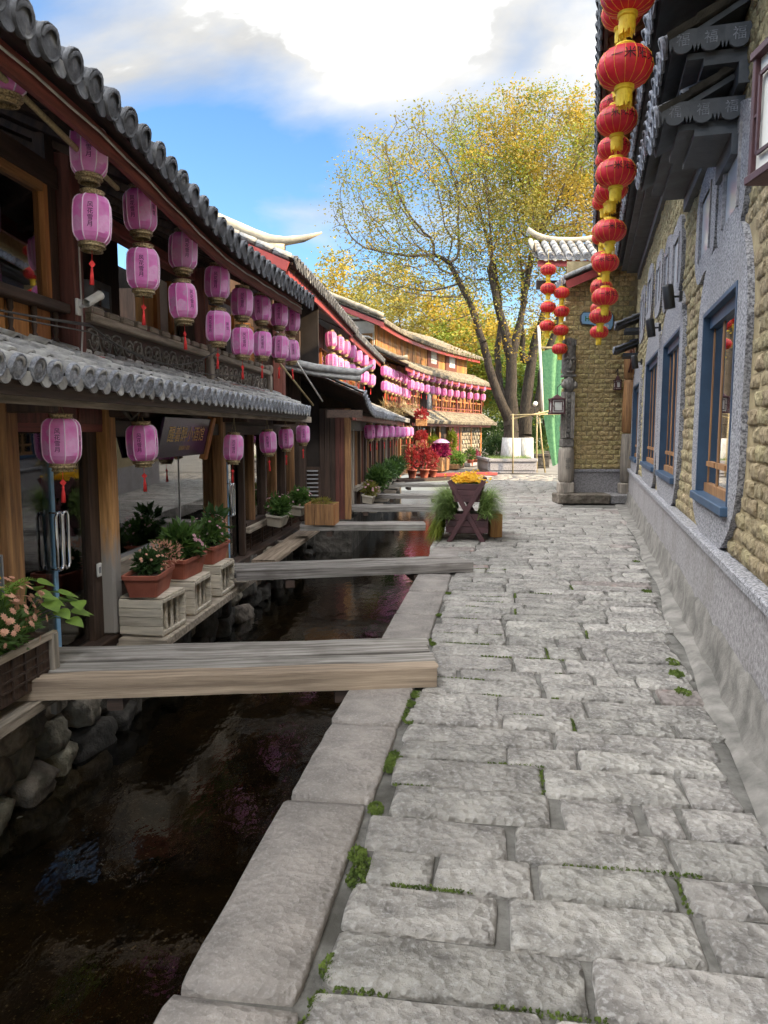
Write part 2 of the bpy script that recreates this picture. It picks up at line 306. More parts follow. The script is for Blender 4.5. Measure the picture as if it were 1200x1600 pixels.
def leaf(b, p, d, s, r, wd=.42):
    sd = d.cross(Vector((r.uniform(-1, 1), r.uniform(-1, 1), r.uniform(-1, 1)))).normalized(); nn = d.cross(sd)
    m_ = p + d * s * .5; k = len(b.v)
    b.v += [tuple(p), tuple(m_ + sd * s * wd * .5 + nn * s * .08), tuple(p + d * s), tuple(m_ - sd * s * wd * .5 + nn * s * .08)]; b.f += [(k, k + 1, k + 2), (k, k + 2, k + 3)]
def blade(b, p, d, s, wd, r, droop=.5):
    sd = d.cross(Vector((0, 0, 1))); sd = sd.normalized() if sd.length > .01 else Vector((1, 0, 0)); k = len(b.v); q = p.copy(); dd = d.copy()
    for i in range(3):
        ww = wd * (1 - i * .38); b.v += [tuple(q - sd * ww), tuple(q + sd * ww)]; q = q + dd * s / 3; dd = (dd - Vector((0, 0, droop))).normalized()
    b.v.append(tuple(q)); b.f += [(k, k + 1, k + 3, k + 2), (k + 2, k + 3, k + 5, k + 4), (k + 4, k + 5, k + 6)]
def blossom(b, p, nrm, s, n=5):
    x = nrm.orthogonal().normalized(); y = nrm.cross(x); k = len(b.v); b.v.append(tuple(p + nrm * s * .15))
    for j in range(2 * n): a = PI * j / n; q = s * (1 if j % 2 else .62); b.v.append(tuple(p + (x * math.cos(a) + y * math.sin(a)) * q))
    for j in range(2 * n): b.f.append((k, k + 1 + j, k + 1 + (j + 1) % (2 * n)))
def nth(i): return ['first', 'second', 'third', 'fourth', 'fifth', 'sixth', 'seventh', 'eighth', 'ninth', 'tenth', 'eleventh', 'twelfth', 'thirteenth', 'fourteenth', 'fifteenth'][i]
# ================================================================ ground, pavement, canal
def K(o, u, z=0): return (-.914 + .988 * o + .155 * u, -.155 * o + .988 * u, z)
def wallx(y): return .956 + .278 * y
g = MB()
kp = [K(.05, u, -.05) for u in (-40, 0, 10, 20, 29.2)]
g.v = kp + [(-500, 29.2, -.05), (-500, 2500, -.05), (900, 2500, -.05), (900, -60, -.05)]; g.f = [tuple(range(len(g.v)))]
k = len(g.v); g.v += [(-7.5, -60, -.25), (-1.2, 29.15, -.25), (-500, 29.15, -.25), (-500, -60, -.25)]; g.f.append((k, k + 1, k + 2, k + 3))
struct(g.build('ground', 'far_paving'))
# mortar bed of the pavement
p = MB(); lft = [K(.03, u, -.024) for u in (-3, 29)]; p.v = [lft[0], lft[1], (9.5, 30, -.024), (9.5, 34, -.024), (13, 34, -.024), (13, 14, -.024), (2.0, -3, -.024)]
p.v = [lft[0], lft[1], (12, 29, -.024), (12, 17, -.024), (wallx(-3) + .3, -3, -.024)]; p.f = [(4, 3, 2, 1, 0)]
PAVE = struct(p.build('pavement', 'mortar'))
def slab(corners, z, nx, ny, rz, drop, seed, bev=.012, rough=.004):
    # uneven stone with a worn edge; corners = 4 (x,y) ccw; origin at centre
    r = random.Random(seed); cx = sum(c[0] for c in corners) / 4; cy = sum(c[1] for c in corners) / 4
    cs = [Vector((c[0] - cx, c[1] - cy)) for c in corners]; b = MB(); idx = {}; gx = [0, .035] + [.035 + .93 * i / (nx - 2) for i in range(1, nx - 2)] + [.965, 1] if nx > 3 else [i / nx for i in range(nx + 1)]; gy = [0, .06] + [.06 + .88 * i / (ny - 2) for i in range(1, ny - 2)] + [.94, 1] if ny > 3 else [i / ny for i in range(ny + 1)]
    for j in range(ny + 1):
        for i in range(nx + 1):
            s_, t_ = gx[i], gy[j]; edge = i in (0, nx) or j in (0, ny)
            q = (cs[0] * (1 - s_) + cs[1] * s_) * (1 - t_) + (cs[3] * (1 - s_) + cs[2] * s_) * t_
            if edge: q = q * (1 - U(0, .025)) 
            if (i in (0, nx)) and (j in (0, ny)): q = q * .965
            idx[i, j] = len(b.v); b.v.append((q.x, q.y, (-bev if edge else 0) + r.uniform(-rough, rough)))
    for j in range(ny):
        for i in range(nx): b.f.append((idx[i, j], idx[i + 1, j], idx[i + 1, j + 1], idx[i, j + 1]))
    ring = [idx[i, 0] for i in range(nx)] + [idx[nx, j] for j in range(ny)] + [idx[i, ny] for i in range(nx, 0, -1)] + [idx[0, j] for j in range(ny, 0, -1)]
    k = len(b.v); n = len(ring)
    for a in ring: v = b.v[a]; b.v.append((v[0] * 1.015, v[1] * 1.015, -drop))
    for i in range(n): b.f.append((ring[i], k + i, k + (i + 1) % n, ring[(i + 1) % n]))
    return b, (cx, cy, z)
rows = []; u = 1.0
while u < 28.5:
    h = U(.20, .31) * (1 if u < 12 else 1.25); rows.append((u, u + h)); u += h
stones = []
for ri, (u0, u1) in enumerate(rows):
    um = (u0 + u1) / 2; omax = 1.57 + .116 * um + U(-.05, .06)
    if um > 16.0: omax = (3.75 + .25 * (um - 16.0) + .914 - .155 * um) / .988
    if um > 19.5: omax = (7 + .914 - .155 * um) / .988 + 1
    o = .40 + U(-.02, .03) if um < 9.5 else .02; o = o + (U(0, .12) if um < 9.5 else 0) * 0
    while o < omax - .12:
        wd = rnd.choice([U(.3, .45), U(.45, .75), U(.5, .9), U(.15, .28) if rnd.random() < .3 else U(.5, .8)])
        o1 = min(o + wd, omax)
        if omax - o1 < .15: o1 = omax
        g_ = U(.008, .02) if rnd.random() < .8 else U(.03, .055); j = lambda: U(-.013, .013)
        cr = [K(o + g_ / 2 + j(), u0 + .006 + j()), K(o1 - g_ / 2 + j(), u0 + .009 + j()), K(o1 - g_ / 2 + j(), u1 - .009 + j()), K(o + g_ / 2 + j(), u1 - .009 + j())]
        stones.append(([c[:2] for c in cr], um)); o = o1
vis = [q for q in stones if q[1] > 1.35][:300]; rest = [q for q in stones if q[1] > 1.35][300:]
for i, (cr, um) in enumerate(vis):
    b, l = slab(cr, U(-.004, .005), 6, 5, 0, .05, i, bev=.009, rough=.003); b.build('paving_stone', 'paving' if rnd.random() > .09 else 'paving_pink', PAVE, True, loc=l, rot=(U(-.008, .008), U(-.006, .006), 0))
far = MB()
for i, (cr, um) in enumerate(rest):
    b, l = slab(cr, U(-.003, .004), 2, 2, 0, .04, i); far.add([(v[0] + l[0], v[1] + l[1], v[2] + l[2]) for v in b.v], b.f)
far.build('paving_stone', 'paving', PAVE, True, kind='stuff')
u = .2; i = 0
while u < 24:
    ln = U(.75, 1.2); wd = .385 + U(-.02, .02); g_ = .012; e_ = lambda: U(-.012, .012)
    if u < 9.4: cr = [K(e_(), u + g_)[:2], K(wd + e_(), u + g_ + e_())[:2], K(wd + e_(), u + ln + e_())[:2], K(e_(), u + ln)[:2]]
    else: cr = [K(-.03 + e_(), u + g_)[:2], K(.04, u + g_)[:2], K(.04, u + ln)[:2], K(-.03 + e_(), u + ln)[:2]]
    b, l = slab(cr, .006, 4, 10, 0, .24, 900 + i, bev=.014, rough=.004); b.build('kerb_stone', 'kerb_stone' if u < 9.4 else 'paving', PAVE, True, loc=l); u += ln; i += 1
# concrete strip against the right-hand wall
c = MB(); ys = [-3 + i * .6 for i in range(33)]
for y in ys:
    x = wallx(y); wv = .22 + .10 * noise.noise((y * .9, 4.2, 0)) + .14 * max(0, (y - 10) / 6)
    for dx, dz in ((-wv, -.012), (-wv + .03, .010), (-.16, .018 + .012 * math.sin(y * 3)), (.06, .05 + .02 * math.sin(y * 2.1))): c.v.append((x + dx, y, dz))
for i in range(len(ys) - 1):
    for j in range(3): a = i * 4 + j; c.f.append((a, a + 1, a + 5, a + 4))
struct(c.build('path_gutter', 'concrete', None, True))
# moss in the joints
ms = MB(); r = random.Random(5)
def mossclump(x, y, n, rad, hgt=.018):
    for _ in range(n):
        a = r.uniform(0, 6.28); q = rad * math.sqrt(r.random()); leaf(ms, Vector((x + q * math.cos(a) * .6, y + q * math.sin(a), -.012)), Vector((r.uniform(-.6, .6), r.uniform(-.6, .6), 1)).normalized(), hgt * r.uniform(.6, 1.5), r, .9)
for u_ in [1.75, 1.9, 2.0, 2.15, 2.6, 2.68, 2.75, 3.1, 3.5, 3.56, 3.62, 4.1, 4.2, 4.35, 4.5, 5.6, 5.7, 6.5, 7.4]:
    x, y, _ = K(.40 + r.uniform(-.01, .03), u_); mossclump(x, y, 240, .06 if u_ < 5 else .045, .012)
for ri, (u0, u1) in enumerate(rows):
    if u0 > 9: break
    for _ in range(2 if u0 < 5 else 3):
        if r.random() < .55:
            oo = .45 + abs(r.gauss(0, .45)); ln = r.uniform(.05, .35)
            for q in range(int(ln / .025)): x, y, _z = K(oo + q * .025, u0 + .004); mossclump(x, y, 16, .015, .010)
for y in (4.4, 4.75, 5.0, 7.3, 9.0): mossclump(wallx(y) - .33, y, 160, .07, .022)
for q in stones[:220:9]:
    cr = q[0]; 
    if q[1] < 8 and r.random() < .7:
        for t_ in range(8): mossclump(cr[0][0] + (cr[3][0] - cr[0][0]) * t_ / 8 - .012, cr[0][1] + (cr[3][1] - cr[0][1]) * t_ / 8, 9, .014, .012)
ms.build('moss', 'moss', None, kind='stuff')
# canal
wt = MB()
for y in (-6, 30): wt.v += [(-3.3 + .095 * y, y, -.78), (K(.02, y / .988)[0], y, -.78)]
wt.f = [(0, 1, 3, 2)]; struct(wt.build('canal_water', 'water'))
bd = MB(); nx_, ny_ = 30, 180
for j in range(ny_ + 1):
    y = -6 + 36 * j / ny_
    for i in range(nx_ + 1):
        x0, x1 = -3.4 + .095 * y, K(.08, y / .988)[0]; x = x0 + (x1 - x0) * i / nx_; bd.v.append((x, y, -1.03 + .05 * noise.noise((x * 2.2, y * 2.2, 0)) + .03 * noise.noise((x * 7, y * 7, 3))))
for j in range(ny_):
    for i in range(nx_): a = j * (nx_ + 1) + i; bd.f.append((a, a + 1, a + nx_ + 2, a + nx_ + 1))
struct(bd.build('canal_bed', 'bed', None, True))
q = MB(); kk = [K(.03, u) for u in range(-3, 30)]
for x, y, _ in kk: q.v += [(x, y, -.03), (x - .02, y, -1.1), (x + .5, y, -1.1), (x + .5, y, -.03)]
for i in range(len(kk) - 1):
    for j in range(4): a = i * 4 + j; b_ = i * 4 + (j + 1) % 4; q.f.append((a, b_, b_ + 4, a + 4))
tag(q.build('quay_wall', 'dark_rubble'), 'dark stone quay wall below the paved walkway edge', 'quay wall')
import bmesh
def rock(seed, sx, sy, sz):
    bm = bmesh.new(); bmesh.ops.create_icosphere(bm, subdivisions=3, radius=1)
    for v in bm.verts:
        c_ = v.co.copy(); m_ = max(abs(c_.x), abs(c_.y), abs(c_.z)); c_ = c_.lerp(c_ / m_, .85); n_ = 1 + .06 * noise.noise(c_ * 7 + Vector((seed, 5, 0))) + .20 * noise.noise(c_ * 1.3 + Vector((seed * 3.1, 0, 0))) + .1 * noise.noise(c_ * 3.3 + Vector((0, seed * 1.7, 0)))
        v.co = Vector((c_.x * sx, c_.y * sy, c_.z * sz)) * n_ * .8
    me = bpy.data.meshes.new('stone'); bm.to_mesh(me); bm.free(); me.polygons.foreach_set('use_smooth', [True] * len(me.polygons)); return me
ROT_A = -math.atan(.095); A0 = (-2.92, 0, 0)
def TA(o, u, z=0):
    c_, s_ = math.cos(ROT_A), math.sin(ROT_A); return (A0[0] + o * c_ - u * s_, A0[1] + o * s_ + u * c_, z)
fw = thing('canal_wall', 'rough rubble stone foundation wall under the timber shops along the canal', 'stone wall', A0, ROT_A)
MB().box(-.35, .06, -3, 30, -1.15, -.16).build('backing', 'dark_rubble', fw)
rocks = [rock(i, U(.15, .22), U(.17, .32), U(.11, .17)) for i in range(9)]
rocks_d = [me.copy() for me in rocks]
for me in rocks: me.materials.append(MAT['rubble'])
for me in rocks_d: me.materials.append(MAT['dark_rubble'])
for zi, z in enumerate((-.95, -.70, -.47, -.27)):
    u = 2.2 + .2 * (zi % 2)
    while u < 15:
        st = U(.28, .46); near = u < 5.2
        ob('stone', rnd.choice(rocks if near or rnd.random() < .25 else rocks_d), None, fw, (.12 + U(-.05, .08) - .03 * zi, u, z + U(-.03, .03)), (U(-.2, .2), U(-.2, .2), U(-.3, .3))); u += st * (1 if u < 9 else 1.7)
# plank footbridges
def plank_mb(ln, wd, th, seed, ragged=.03):
    r = random.Random(seed); b = MB(); n = 12
    for i in range(n + 1):
        x = -ln / 2 + ln * i / n; e_ = r.uniform(-ragged, ragged) if i in (0, n) else 0
        y0 = -wd / 2 + r.uniform(0, .006); y1 = wd / 2 - r.uniform(0, .006); zt = th / 2 + r.uniform(-.004, .004); c_ = .008
        b.v += [(x + e_, y0, -th / 2), (x + e_, y0, zt - c_), (x + e_ * .7, y0 + c_, zt), (x + e_ * .5, 0, zt + r.uniform(-.003, .003)), (x + e_ * .9, y1 - c_, zt), (x + e_, y1, zt - c_), (x + e_, y1, -th / 2)]
    for i in range(n):
        for j in range(7): a = i * 7 + j; c_ = i * 7 + (j + 1) % 7; b.f.append((a, a + 7, c_ + 7, c_))
    b.f.append(tuple(range(7))); b.f.append(tuple(n * 7 + j for j in range(7))[::-1]); return b
def bridge(L_, R_, width, n, th, label, mats, seed, z=0.0, name='plank_bridge'):
    ang = math.atan2(R_[1] - L_[1], R_[0] - L_[0]); ln = math.hypot(R_[0] - L_[0], R_[1] - L_[1]); mid = ((L_[0] + R_[0]) / 2, (L_[1] + R_[1]) / 2)
    t = thing(name, label, 'bridge', (mid[0], mid[1], z), ang, 'plank bridges over the canal'); r = random.Random(seed); y = 0
    for i in range(n):
        wd = width / n * r.uniform(.88, 1.12); dl = r.uniform(-.02, .05); th_ = th * r.uniform(.96, 1.0)
        plank_mb(ln + dl, wd - .03, th_, seed * 10 + i, .05 if seed < 3 else .03).build('plank', mats[min(i, len(mats) - 1)], t, loc=(dl / 2 * (1 if r.random() < .5 else -1), y + wd / 2, th_ / 2 + .006 + r.uniform(-.006, .006)), rot=(r.uniform(-.012, .012), 0, r.uniform(-.004, .004))); y += wd
    for sx in (-.36, .36): plank_mb(width * .9, .1, .08, seed + 77).build('crossbeam', 'wood_dark_h', t, loc=(sx * ln * .75, width / 2, -.045), rot=(0, 0, PI / 2))
    return t
bridge((-2.22, 4.21), (.33, 4.46), .74, 4, .13, 'wide bridge of four weathered planks at the glass shop door', ['plank_edge', 'plank'], 1)
bridge((-1.62, 7.75), (.99, 8.29), .50, 3, .115, 'cracked grey plank bridge beyond the crates of potted plants', ['plank'], 2)
bridge((-1.35, 11.80), (.67, 11.84), .50, 3, .10, 'pale grey plank bridge leading up to the crossed-leg flower planter', ['plank'], 3)
bridge((-.80, 14.75), (1.05, 14.72), .55, 3, .10, 'plank bridge just behind the crossed-leg flower planter', ['plank'], 4)
bridge((-.25, 17.6), (1.63, 17.56), .55, 3, .09, 'second plank bridge beyond the crossed-leg flower planter', ['plank'], 5)
bridge((.15, 21.3), (2.75, 21.6), .60, 3, .09, 'last unpainted plank bridge before the red one', ['plank'], 6)
bridge((1.3, 26.2), (4.2, 27.3), .55, 3, .10, 'long red painted plank bridge by the potted red plants', ['red_paint'], 7)
# ================================================================ tiled roofs
def cover_mesh(r_, L_, seg=7):
    b = MB(); th = .72
    for x, q, z in ((0, .86, 0), (L_ * 1.1, 1.0, .014)):
        for rad in (1, th):
            for j in range(seg + 1): a = PI * j / seg; b.v.append((x, -math.cos(a) * r_ * q * rad, z + math.sin(a) * r_ * q * rad * 1.05))
    n = seg + 1
    for j in range(seg): b.f += [(j, j + 1, 2 * n + j + 1, 2 * n + j), (2 * n + j, 2 * n + j + 1, 3 * n + j + 1, 3 * n + j)]
    return b.mesh('roof_tile', True)
def disc_mesh(r_, n=14):
    b = MB(); pr_ = [(0, .0), (.35, .004), (.5, -.001), (.72, .003), (.84, -.002), (.9, .009), (1.0, .008), (1.0, -.02)]
    for q, h in pr_:
        for j in range(n): a = 2 * PI * j / n; s_ = 1 + (.06 * math.cos(a * 7) if .3 < q < .75 else 0); b.v.append((h, math.cos(a) * r_ * q * s_, math.sin(a) * r_ * q * s_))
    for i in range(len(pr_) - 1):
        for j in range(n): a = i * n + j; c_ = i * n + (j + 1) % n; b.f.append((a, c_, c_ + n, a + n))
    return b.mesh('eave_tile', True)
def drip_mesh(w_, h_):
    pts = [(-w_ / 2, .01), (w_ / 2, .01)] + [(w_ / 2 * math.cos(a) * .98, -h_ * (.25 + .75 * math.sin(a))) for a in (.25, .7, 1.15, PI / 2, PI - 1.15, PI - .7, PI - .25)]
    return MB().prism(pts, 0, .014, Matrix(((0, 0, 1, 0), (1, 0, 0, 0), (0, 1, 0, 0), (0, 0, 0, 1)))).mesh('drip_tile')
def tile_roof(root, u0, u1, oe, ze, ot, zt, sp=.21, L_=.2, r_=.072, nobj=99, m='tile_light', mdisc='tile_disc', zf=lambda u: 0, warp=None, joined=False, discs=True, under='wood_dark_h', bedm='tile_bed', seed=1, drip=True):
    rr = random.Random(seed); ang = math.atan2(ze - zt, ot - oe) * -1; ln = math.hypot(oe - ot, ze - zt); ang = math.atan2(zt - ze, oe - ot)
    dn = Vector((math.cos(ang), 0, -math.sin(ang))); nm = Vector((math.sin(ang), 0, math.cos(ang))); nr = max(1, int(round(ln / L_))); Lr = ln / nr; nc = int(round((u1 - u0) / sp)); sp = (u1 - u0) / nc
    bed = MB(); pan = MB(); cols = MB(); T = Vector((ot, 0, zt))
    nu = nc if (warp or zf(u0) != zf((u0 + u1) / 2)) else 1
    for i in range(nu):
        ua, ub = u0 + (u1 - u0) * i / nu, u0 + (u1 - u0) * (i + 1) / nu; k = len(bed.v)
        for uu in (ua, ub):
            for q in (0, ln):
                for h in (-.055, -.02): p_ = T + dn * q + nm * h; bed.v.append((p_.x, uu, p_.z + zf(uu)))
        bed.f += [(k, k + 2, k + 6, k + 4), (k + 1, k + 5, k + 7, k + 3), (k + 2, k + 3, k + 7, k + 6), (k, k + 4, k + 5, k + 1)] + ([(k, k + 1, k + 3, k + 2)] if i == 0 else []) + ([(k + 4, k + 6, k + 7, k + 5)] if i == nu - 1 else [])
    bed.build('roof_boards', under, root, warp=warp)
    for c_ in range(nc + 1):
        uu = u0 + c_ * sp
        for i in range(nr):
            k = len(pan.v); lift = .012
            for q, h in ((i * Lr, 0), ((i + 1) * Lr + .01, lift)):
                for du, dz in ((-.5, .03), (-.22, .004), (.22, .004), (.5, .03)):
                    p_ = T + dn * q + nm * (h + dz - .018); pan.v.append((p_.x, uu + du * sp, p_.z + zf(uu)))
            for j in range(3): pan.f.append((k + j, k + j + 1, k + j + 5, k + j + 4))
    pan.build('pan_tiles', bedm, root, warp=warp, kind='stuff')
    cm = cover_mesh(r_, Lr); cm.materials.append(MAT[m]); dm = disc_mesh(r_ * 1.18); dm.materials.append(MAT[mdisc]); dp = drip_mesh(sp * .62, r_ * 1.15); dp.materials.append(MAT[m]); cnt = 0
    for c_ in range(nc):
        uu = u0 + (c_ + .5) * sp + rr.uniform(-.012, .012)
        for i in range(nr):
            p_ = T + dn * (i * Lr) + nm * (.012 + rr.uniform(-.004, .006)); loc = (p_.x, uu, p_.z + zf(uu)); ry = ang + rr.uniform(-.03, .03); rz = rr.uniform(-.04, .04)
            if joined or i < nr - nobj:
                mm = Matrix.Translation(loc) @ Euler((0, ry, rz)).to_matrix().to_4x4(); cols.add([v.co for v in cm.vertices], [tuple(q.vertices) for q in cm.polygons], mm)
            else: ob('roof_tile', cm, None, root, loc, (0, ry, rz))
        if discs:
            p_ = T + dn * (ln + .02) + nm * (.012 + r_ * .25); a_ = ang - .25
            if joined: cols.add([v.co for v in dm.vertices], [tuple(q.vertices) for q in dm.polygons], Matrix.Translation((p_.x, uu, p_.z + zf(uu))) @ Euler((0, a_, 0)).to_matrix().to_4x4())
            else: ob('eave_tile', dm, None, root, (p_.x, uu, p_.z + zf(uu)), (rr.uniform(-1, 1), a_ + rr.uniform(-.08, .08), rr.uniform(-.06, .06)))
        if drip and not joined:
            p_ = T + dn * (ln + .005) + nm * -.005; ob('drip_tile', dp, None, root, (p_.x, uu + sp / 2, p_.z + zf(uu)), (0, rr.uniform(-.05, .1), rr.uniform(-.05, .05)))
    if cols.v: cols.build('roof_tile', m, root, True, warp=warp, kind='stuff')
def ridge_cap(root, name, pts, rad, m, segs=10):
    b = MB(); b.tube(pts, rad, 8); return b.build(name, m, root, True)
def scrolls(u0, u1, z0, z1, x, cell=.21, rad=.010):
    b = MB(); n = max(1, int((u1 - u0) / cell)); cw = (u1 - u0) / n; h = (z1 - z0)
    for i in range(n):
        cu = u0 + (i + .5) * cw; sg = 1 if i % 2 else -1
        for dz, q in ((.02, sg), ):
            pts = []; 
            for t in range(15): a = t * .62; rr_ = h * .42 * (1 - t / 17); pts.append((x, cu + q * rr_ * math.cos(a) * min(1.1, cw / h), (z0 + z1) / 2 + q * rr_ * math.sin(a) * .95))
            b.tube(pts, rad, 4)
        b.tube([(x, cu - cw * .5, z0 + h * (.2 if sg > 0 else .8)), (x, cu - cw * .2, z0 + h * (.1 if sg > 0 else .9)), (x, cu + cw * .2, z0 + h * (.12 if sg > 0 else .88)), (x, cu + cw * .5, z0 + h * (.2 if sg < 0 else .8))], rad * .9, 4)
        for q in range(3): a = q * 2.1 + i; b.tube([(x, cu + .02 * math.cos(a), (z0 + z1) / 2 + .02 * math.sin(a)), (x + .004, cu + .05 * math.cos(a), (z0 + z1) / 2 + .05 * math.sin(a))], rad * .8, 4)
    return b
def lattice(u0, u1, z0, z1, x, n, m_, t=.008, d=.012):
    b = MB()
    for i in range(1, n): q = u0 + (u1 - u0) * i / n; b.box(x, x + d, q - t / 2, q + t / 2, z0, z1)
    for i in range(1, m_): q = z0 + (z1 - z0) * i / m_; b.box(x + .002, x + d - .002, u0, u1, q - t / 2, q + t / 2)
    return b
def zmix(name, col2, z0, z1, sc_=6, amp=.5):
    m = MAT[name]; n = m.node_tree.nodes; l = m.node_tree.links.new; p = n['Principled BSDF']; src = p.inputs['Base Color'].links[0].from_socket
    co = n.new('ShaderNodeTexCoord'); se = n.new('ShaderNodeSeparateXYZ'); l(co.outputs['Object'], se.inputs[0]); no = n.new('ShaderNodeTexNoise'); no.inputs['Scale'].default_value = sc_
    mp_ = n.new('ShaderNodeMapping'); mp_.inputs['Scale'].default_value = (4, 4, .8); l(co.outputs['Object'], mp_.inputs[0]); l(mp_.outputs[0], no.inputs['Vector'])
    ma = n.new('ShaderNodeMath'); ma.operation = 'MULTIPLY_ADD'; ma.inputs[1].default_value = amp; l(no.outputs[0], ma.inputs[0]); l(se.outputs[2], ma.inputs[2])
    mr = n.new('ShaderNodeMapRange'); mr.inputs['From Min'].default_value = z1 + amp / 2; mr.inputs['From Max'].default_value = z0 + amp / 2; l(ma.outputs[0], mr.inputs['Value'])
    mm = n.new('ShaderNodeMix'); mm.data_type = 'RGBA'; l(mr.outputs[0], mm.inputs['Factor']); l(src, mm.inputs['A']); mm.inputs['B'].default_value = (*col2, 1); l(mm.outputs['Result'], p.inputs['Base Color'])
mat('post_worn', (.66, .36, .14), (.34, .17, .065), 3, .75, .5, 9, stretch=V_, var=.03); zmix('post_worn', (.33, .30, .27), -.45, -.15)
# ================================================================ first timber house
HA = thing('timber_house', 'two storey timber house with glass shop front, carved balcony and grey tiled pent roof', 'house', A0, ROT_A)
B_ = lambda name, m, *a, **k: bx(name, m, HA, *a, **k)
# shell
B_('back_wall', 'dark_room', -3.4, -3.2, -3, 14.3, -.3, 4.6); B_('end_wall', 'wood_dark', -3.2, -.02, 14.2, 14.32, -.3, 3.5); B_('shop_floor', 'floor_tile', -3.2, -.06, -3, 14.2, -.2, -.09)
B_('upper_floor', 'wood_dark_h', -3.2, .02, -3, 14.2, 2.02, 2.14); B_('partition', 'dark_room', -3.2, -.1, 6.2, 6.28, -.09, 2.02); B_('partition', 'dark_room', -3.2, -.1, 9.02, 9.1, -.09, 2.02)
for i in range(11): B_('wall_board', 'wood_dark_h', -1.55, -1.5, 4.9, 6.2, .0 + i * .15, .145 + i * .15, .004)
B_('step', 'wood_orange_h', -1.5, -1.25, 5.0, 6.1, -.05, .08, .005)
B_('ground_beam', 'wood_dark_h', -.12, .10, -3, 14.3, -.24, -.10, .008); B_('lintel', 'wood_red_h', -.07, .05, 4.8, 6.1, 1.60, 1.98, .005)
B_('lintel', 'wood_dark_h', -.06, .05, 6.22, 14.2, 1.56, 1.70, .006); B_('lintel_board', 'wood_dark_h', -.05, .0, 6.22, 14.2, 1.70, 2.02)
B_('lintel', 'wood_dark_h', -.06, .05, -3, 4.66, 1.60, 2.0)
for i in range(3): B_('lintel_panel', 'wood_red', .052, .066, 4.86 + i * .41, 5.23 + i * .41, 1.66, 1.95, .005)
# posts
def post(u, w_, z0, z1, m, o=.02): return B_('post', m, o - w_ / 2, o + w_ / 2, u - w_ / 2, u + w_ / 2, z0, z1, .02, jit=.004)
for u_, w_, m_ in ((4.74, .17, 'wood_brown'), (6.15, .155, 'post_worn'), (9.14, .15, 'wood_brown'), (14.15, .15, 'wood_dark'), (2.0, .16, 'wood_brown')): post(u_, w_, -.10, 2.0, m_)
B_('door_frame', 'wood_dark', -.08, -.02, 4.83, 4.93, -.1, 1.6); B_('door_frame', 'wood_dark', -.1, .0, 5.90, 6.06, -.1, 1.6)
B_('mullion', 'wood_brown', -.05, .05, 4.58, 4.66, -.1, 1.62)
# glass door
def door(u0, u1, z0, z1, split, hz, rad=.012):
    d = MB(); D = B_('glass_door', 'glass', -.052, -.040, u0, split - .006, z0, z1); B_('glass_door', 'glass', -.052, -.040, split + .006, u1, z0, z1)
    b = MB().box(-.065, -.028, split - .022, split + .022, z0, z1, .003); b.build('edge_strip', 'sign_blue', HA)
    for s_ in (-1, 1):
        uu = split + s_ * .045; h = .21; b = MB(); pts = []
        for o_, z in ((-.035, hz - h + .05), (.0, hz - h), (.035, hz - h + .02), (.045, hz - h + .06), (.045, hz + h - .06), (.035, hz + h - .02), (.0, hz + h), (-.035, hz + h - .05)): pts.append((o_ + .02, uu + s_ * (.05 if abs(z - hz) > h - .03 else .055) - s_ * .03, z))
        w_ = .038; loop = [(.03, uu - w_, hz - h + .03), (.03, uu - w_ + .02, hz - h), (.03, uu + w_ - .02, hz - h), (.03, uu + w_, hz - h + .03), (.03, uu + w_, hz + h - .03), (.03, uu + w_ - .02, hz + h), (.03, uu - w_ + .02, hz + h), (.03, uu - w_, hz + h - .03), (.03, uu - w_, hz - h + .03), (.03, uu - w_ + .015, hz - h + .004)]
        b.tube(loop, rad, 8); b.tube([(-.04, uu + s_ * w_ * .0, hz - h), (.03, uu, hz - h)], .008, 6); b.tube([(-.04, uu, hz + h), (.03, uu, hz + h)], .008, 6); b.build('door_handle', 'chrome', HA, True)
door(4.94, 5.89, -.085, 1.59, 5.42, .80); door(9.28, 10.0, -.085, 1.55, 9.64, .72, .010)
# big shop window
B_('window_pane', 'glass', -.05, -.04, 6.24, 9.05, .50, 1.55); B_('window_sill', 'wood_grey_h', -.08, .06, 6.23, 9.06, .36, .49, .006); B_('window_mullion', 'grey_metal', -.056, -.034, 7.94, 7.955, .5, 1.55)
B_('apron_wall', 'wood_dark_h', -.09, -.03, 6.23, 9.06, -.1, .36); B_('window_rail', 'grey_metal', -.06, -.02, 6.24, 9.05, .49, .515)
# second glazed bay
for i, u_ in enumerate((10.12, 10.62, 11.3, 11.95, 12.6, 13.3)): B_('mullion', 'wood_brown' if i % 2 else 'wood_dark', -.04, .05, u_ - .035, u_ + .035, -.1 if i == 0 else .18, 1.56, .008)
for a_, b_ in ((10.16, 10.58), (10.66, 11.26), (11.34, 11.91), (11.99, 12.56), (12.64, 13.26), (13.34, 14.07)):
    B_('window_pane', 'glass', -.03, -.022, a_, b_, .34, 1.54)
    MB().box(-.05, -.03, a_, b_, -.1, .2).build('apron_wall', 'wood_dark', HA); lattice(a_, b_, -.06, .18, -.028, 9, 4).build('apron_lattice', 'wood_dark', HA)
B_('window_sill', 'wood_grey_h', -.05, .10, 10.17, 14.06, .20, .29, .006); B_('window_rail', 'wood_dark_h', -.05, .055, 10.17, 14.06, .29, .34)
# near bay left of the door (only its edge shows)
B_('window_pane', 'glass', -.03, -.022, 2.1, 4.56, .45, 1.6); B_('apron_wall', 'wood_dark_h', -.06, .0, -3, 4.56, -.1, .42); B_('window_sill', 'wood_dark_h', -.06, .07, -3, 4.56, .42, .48)
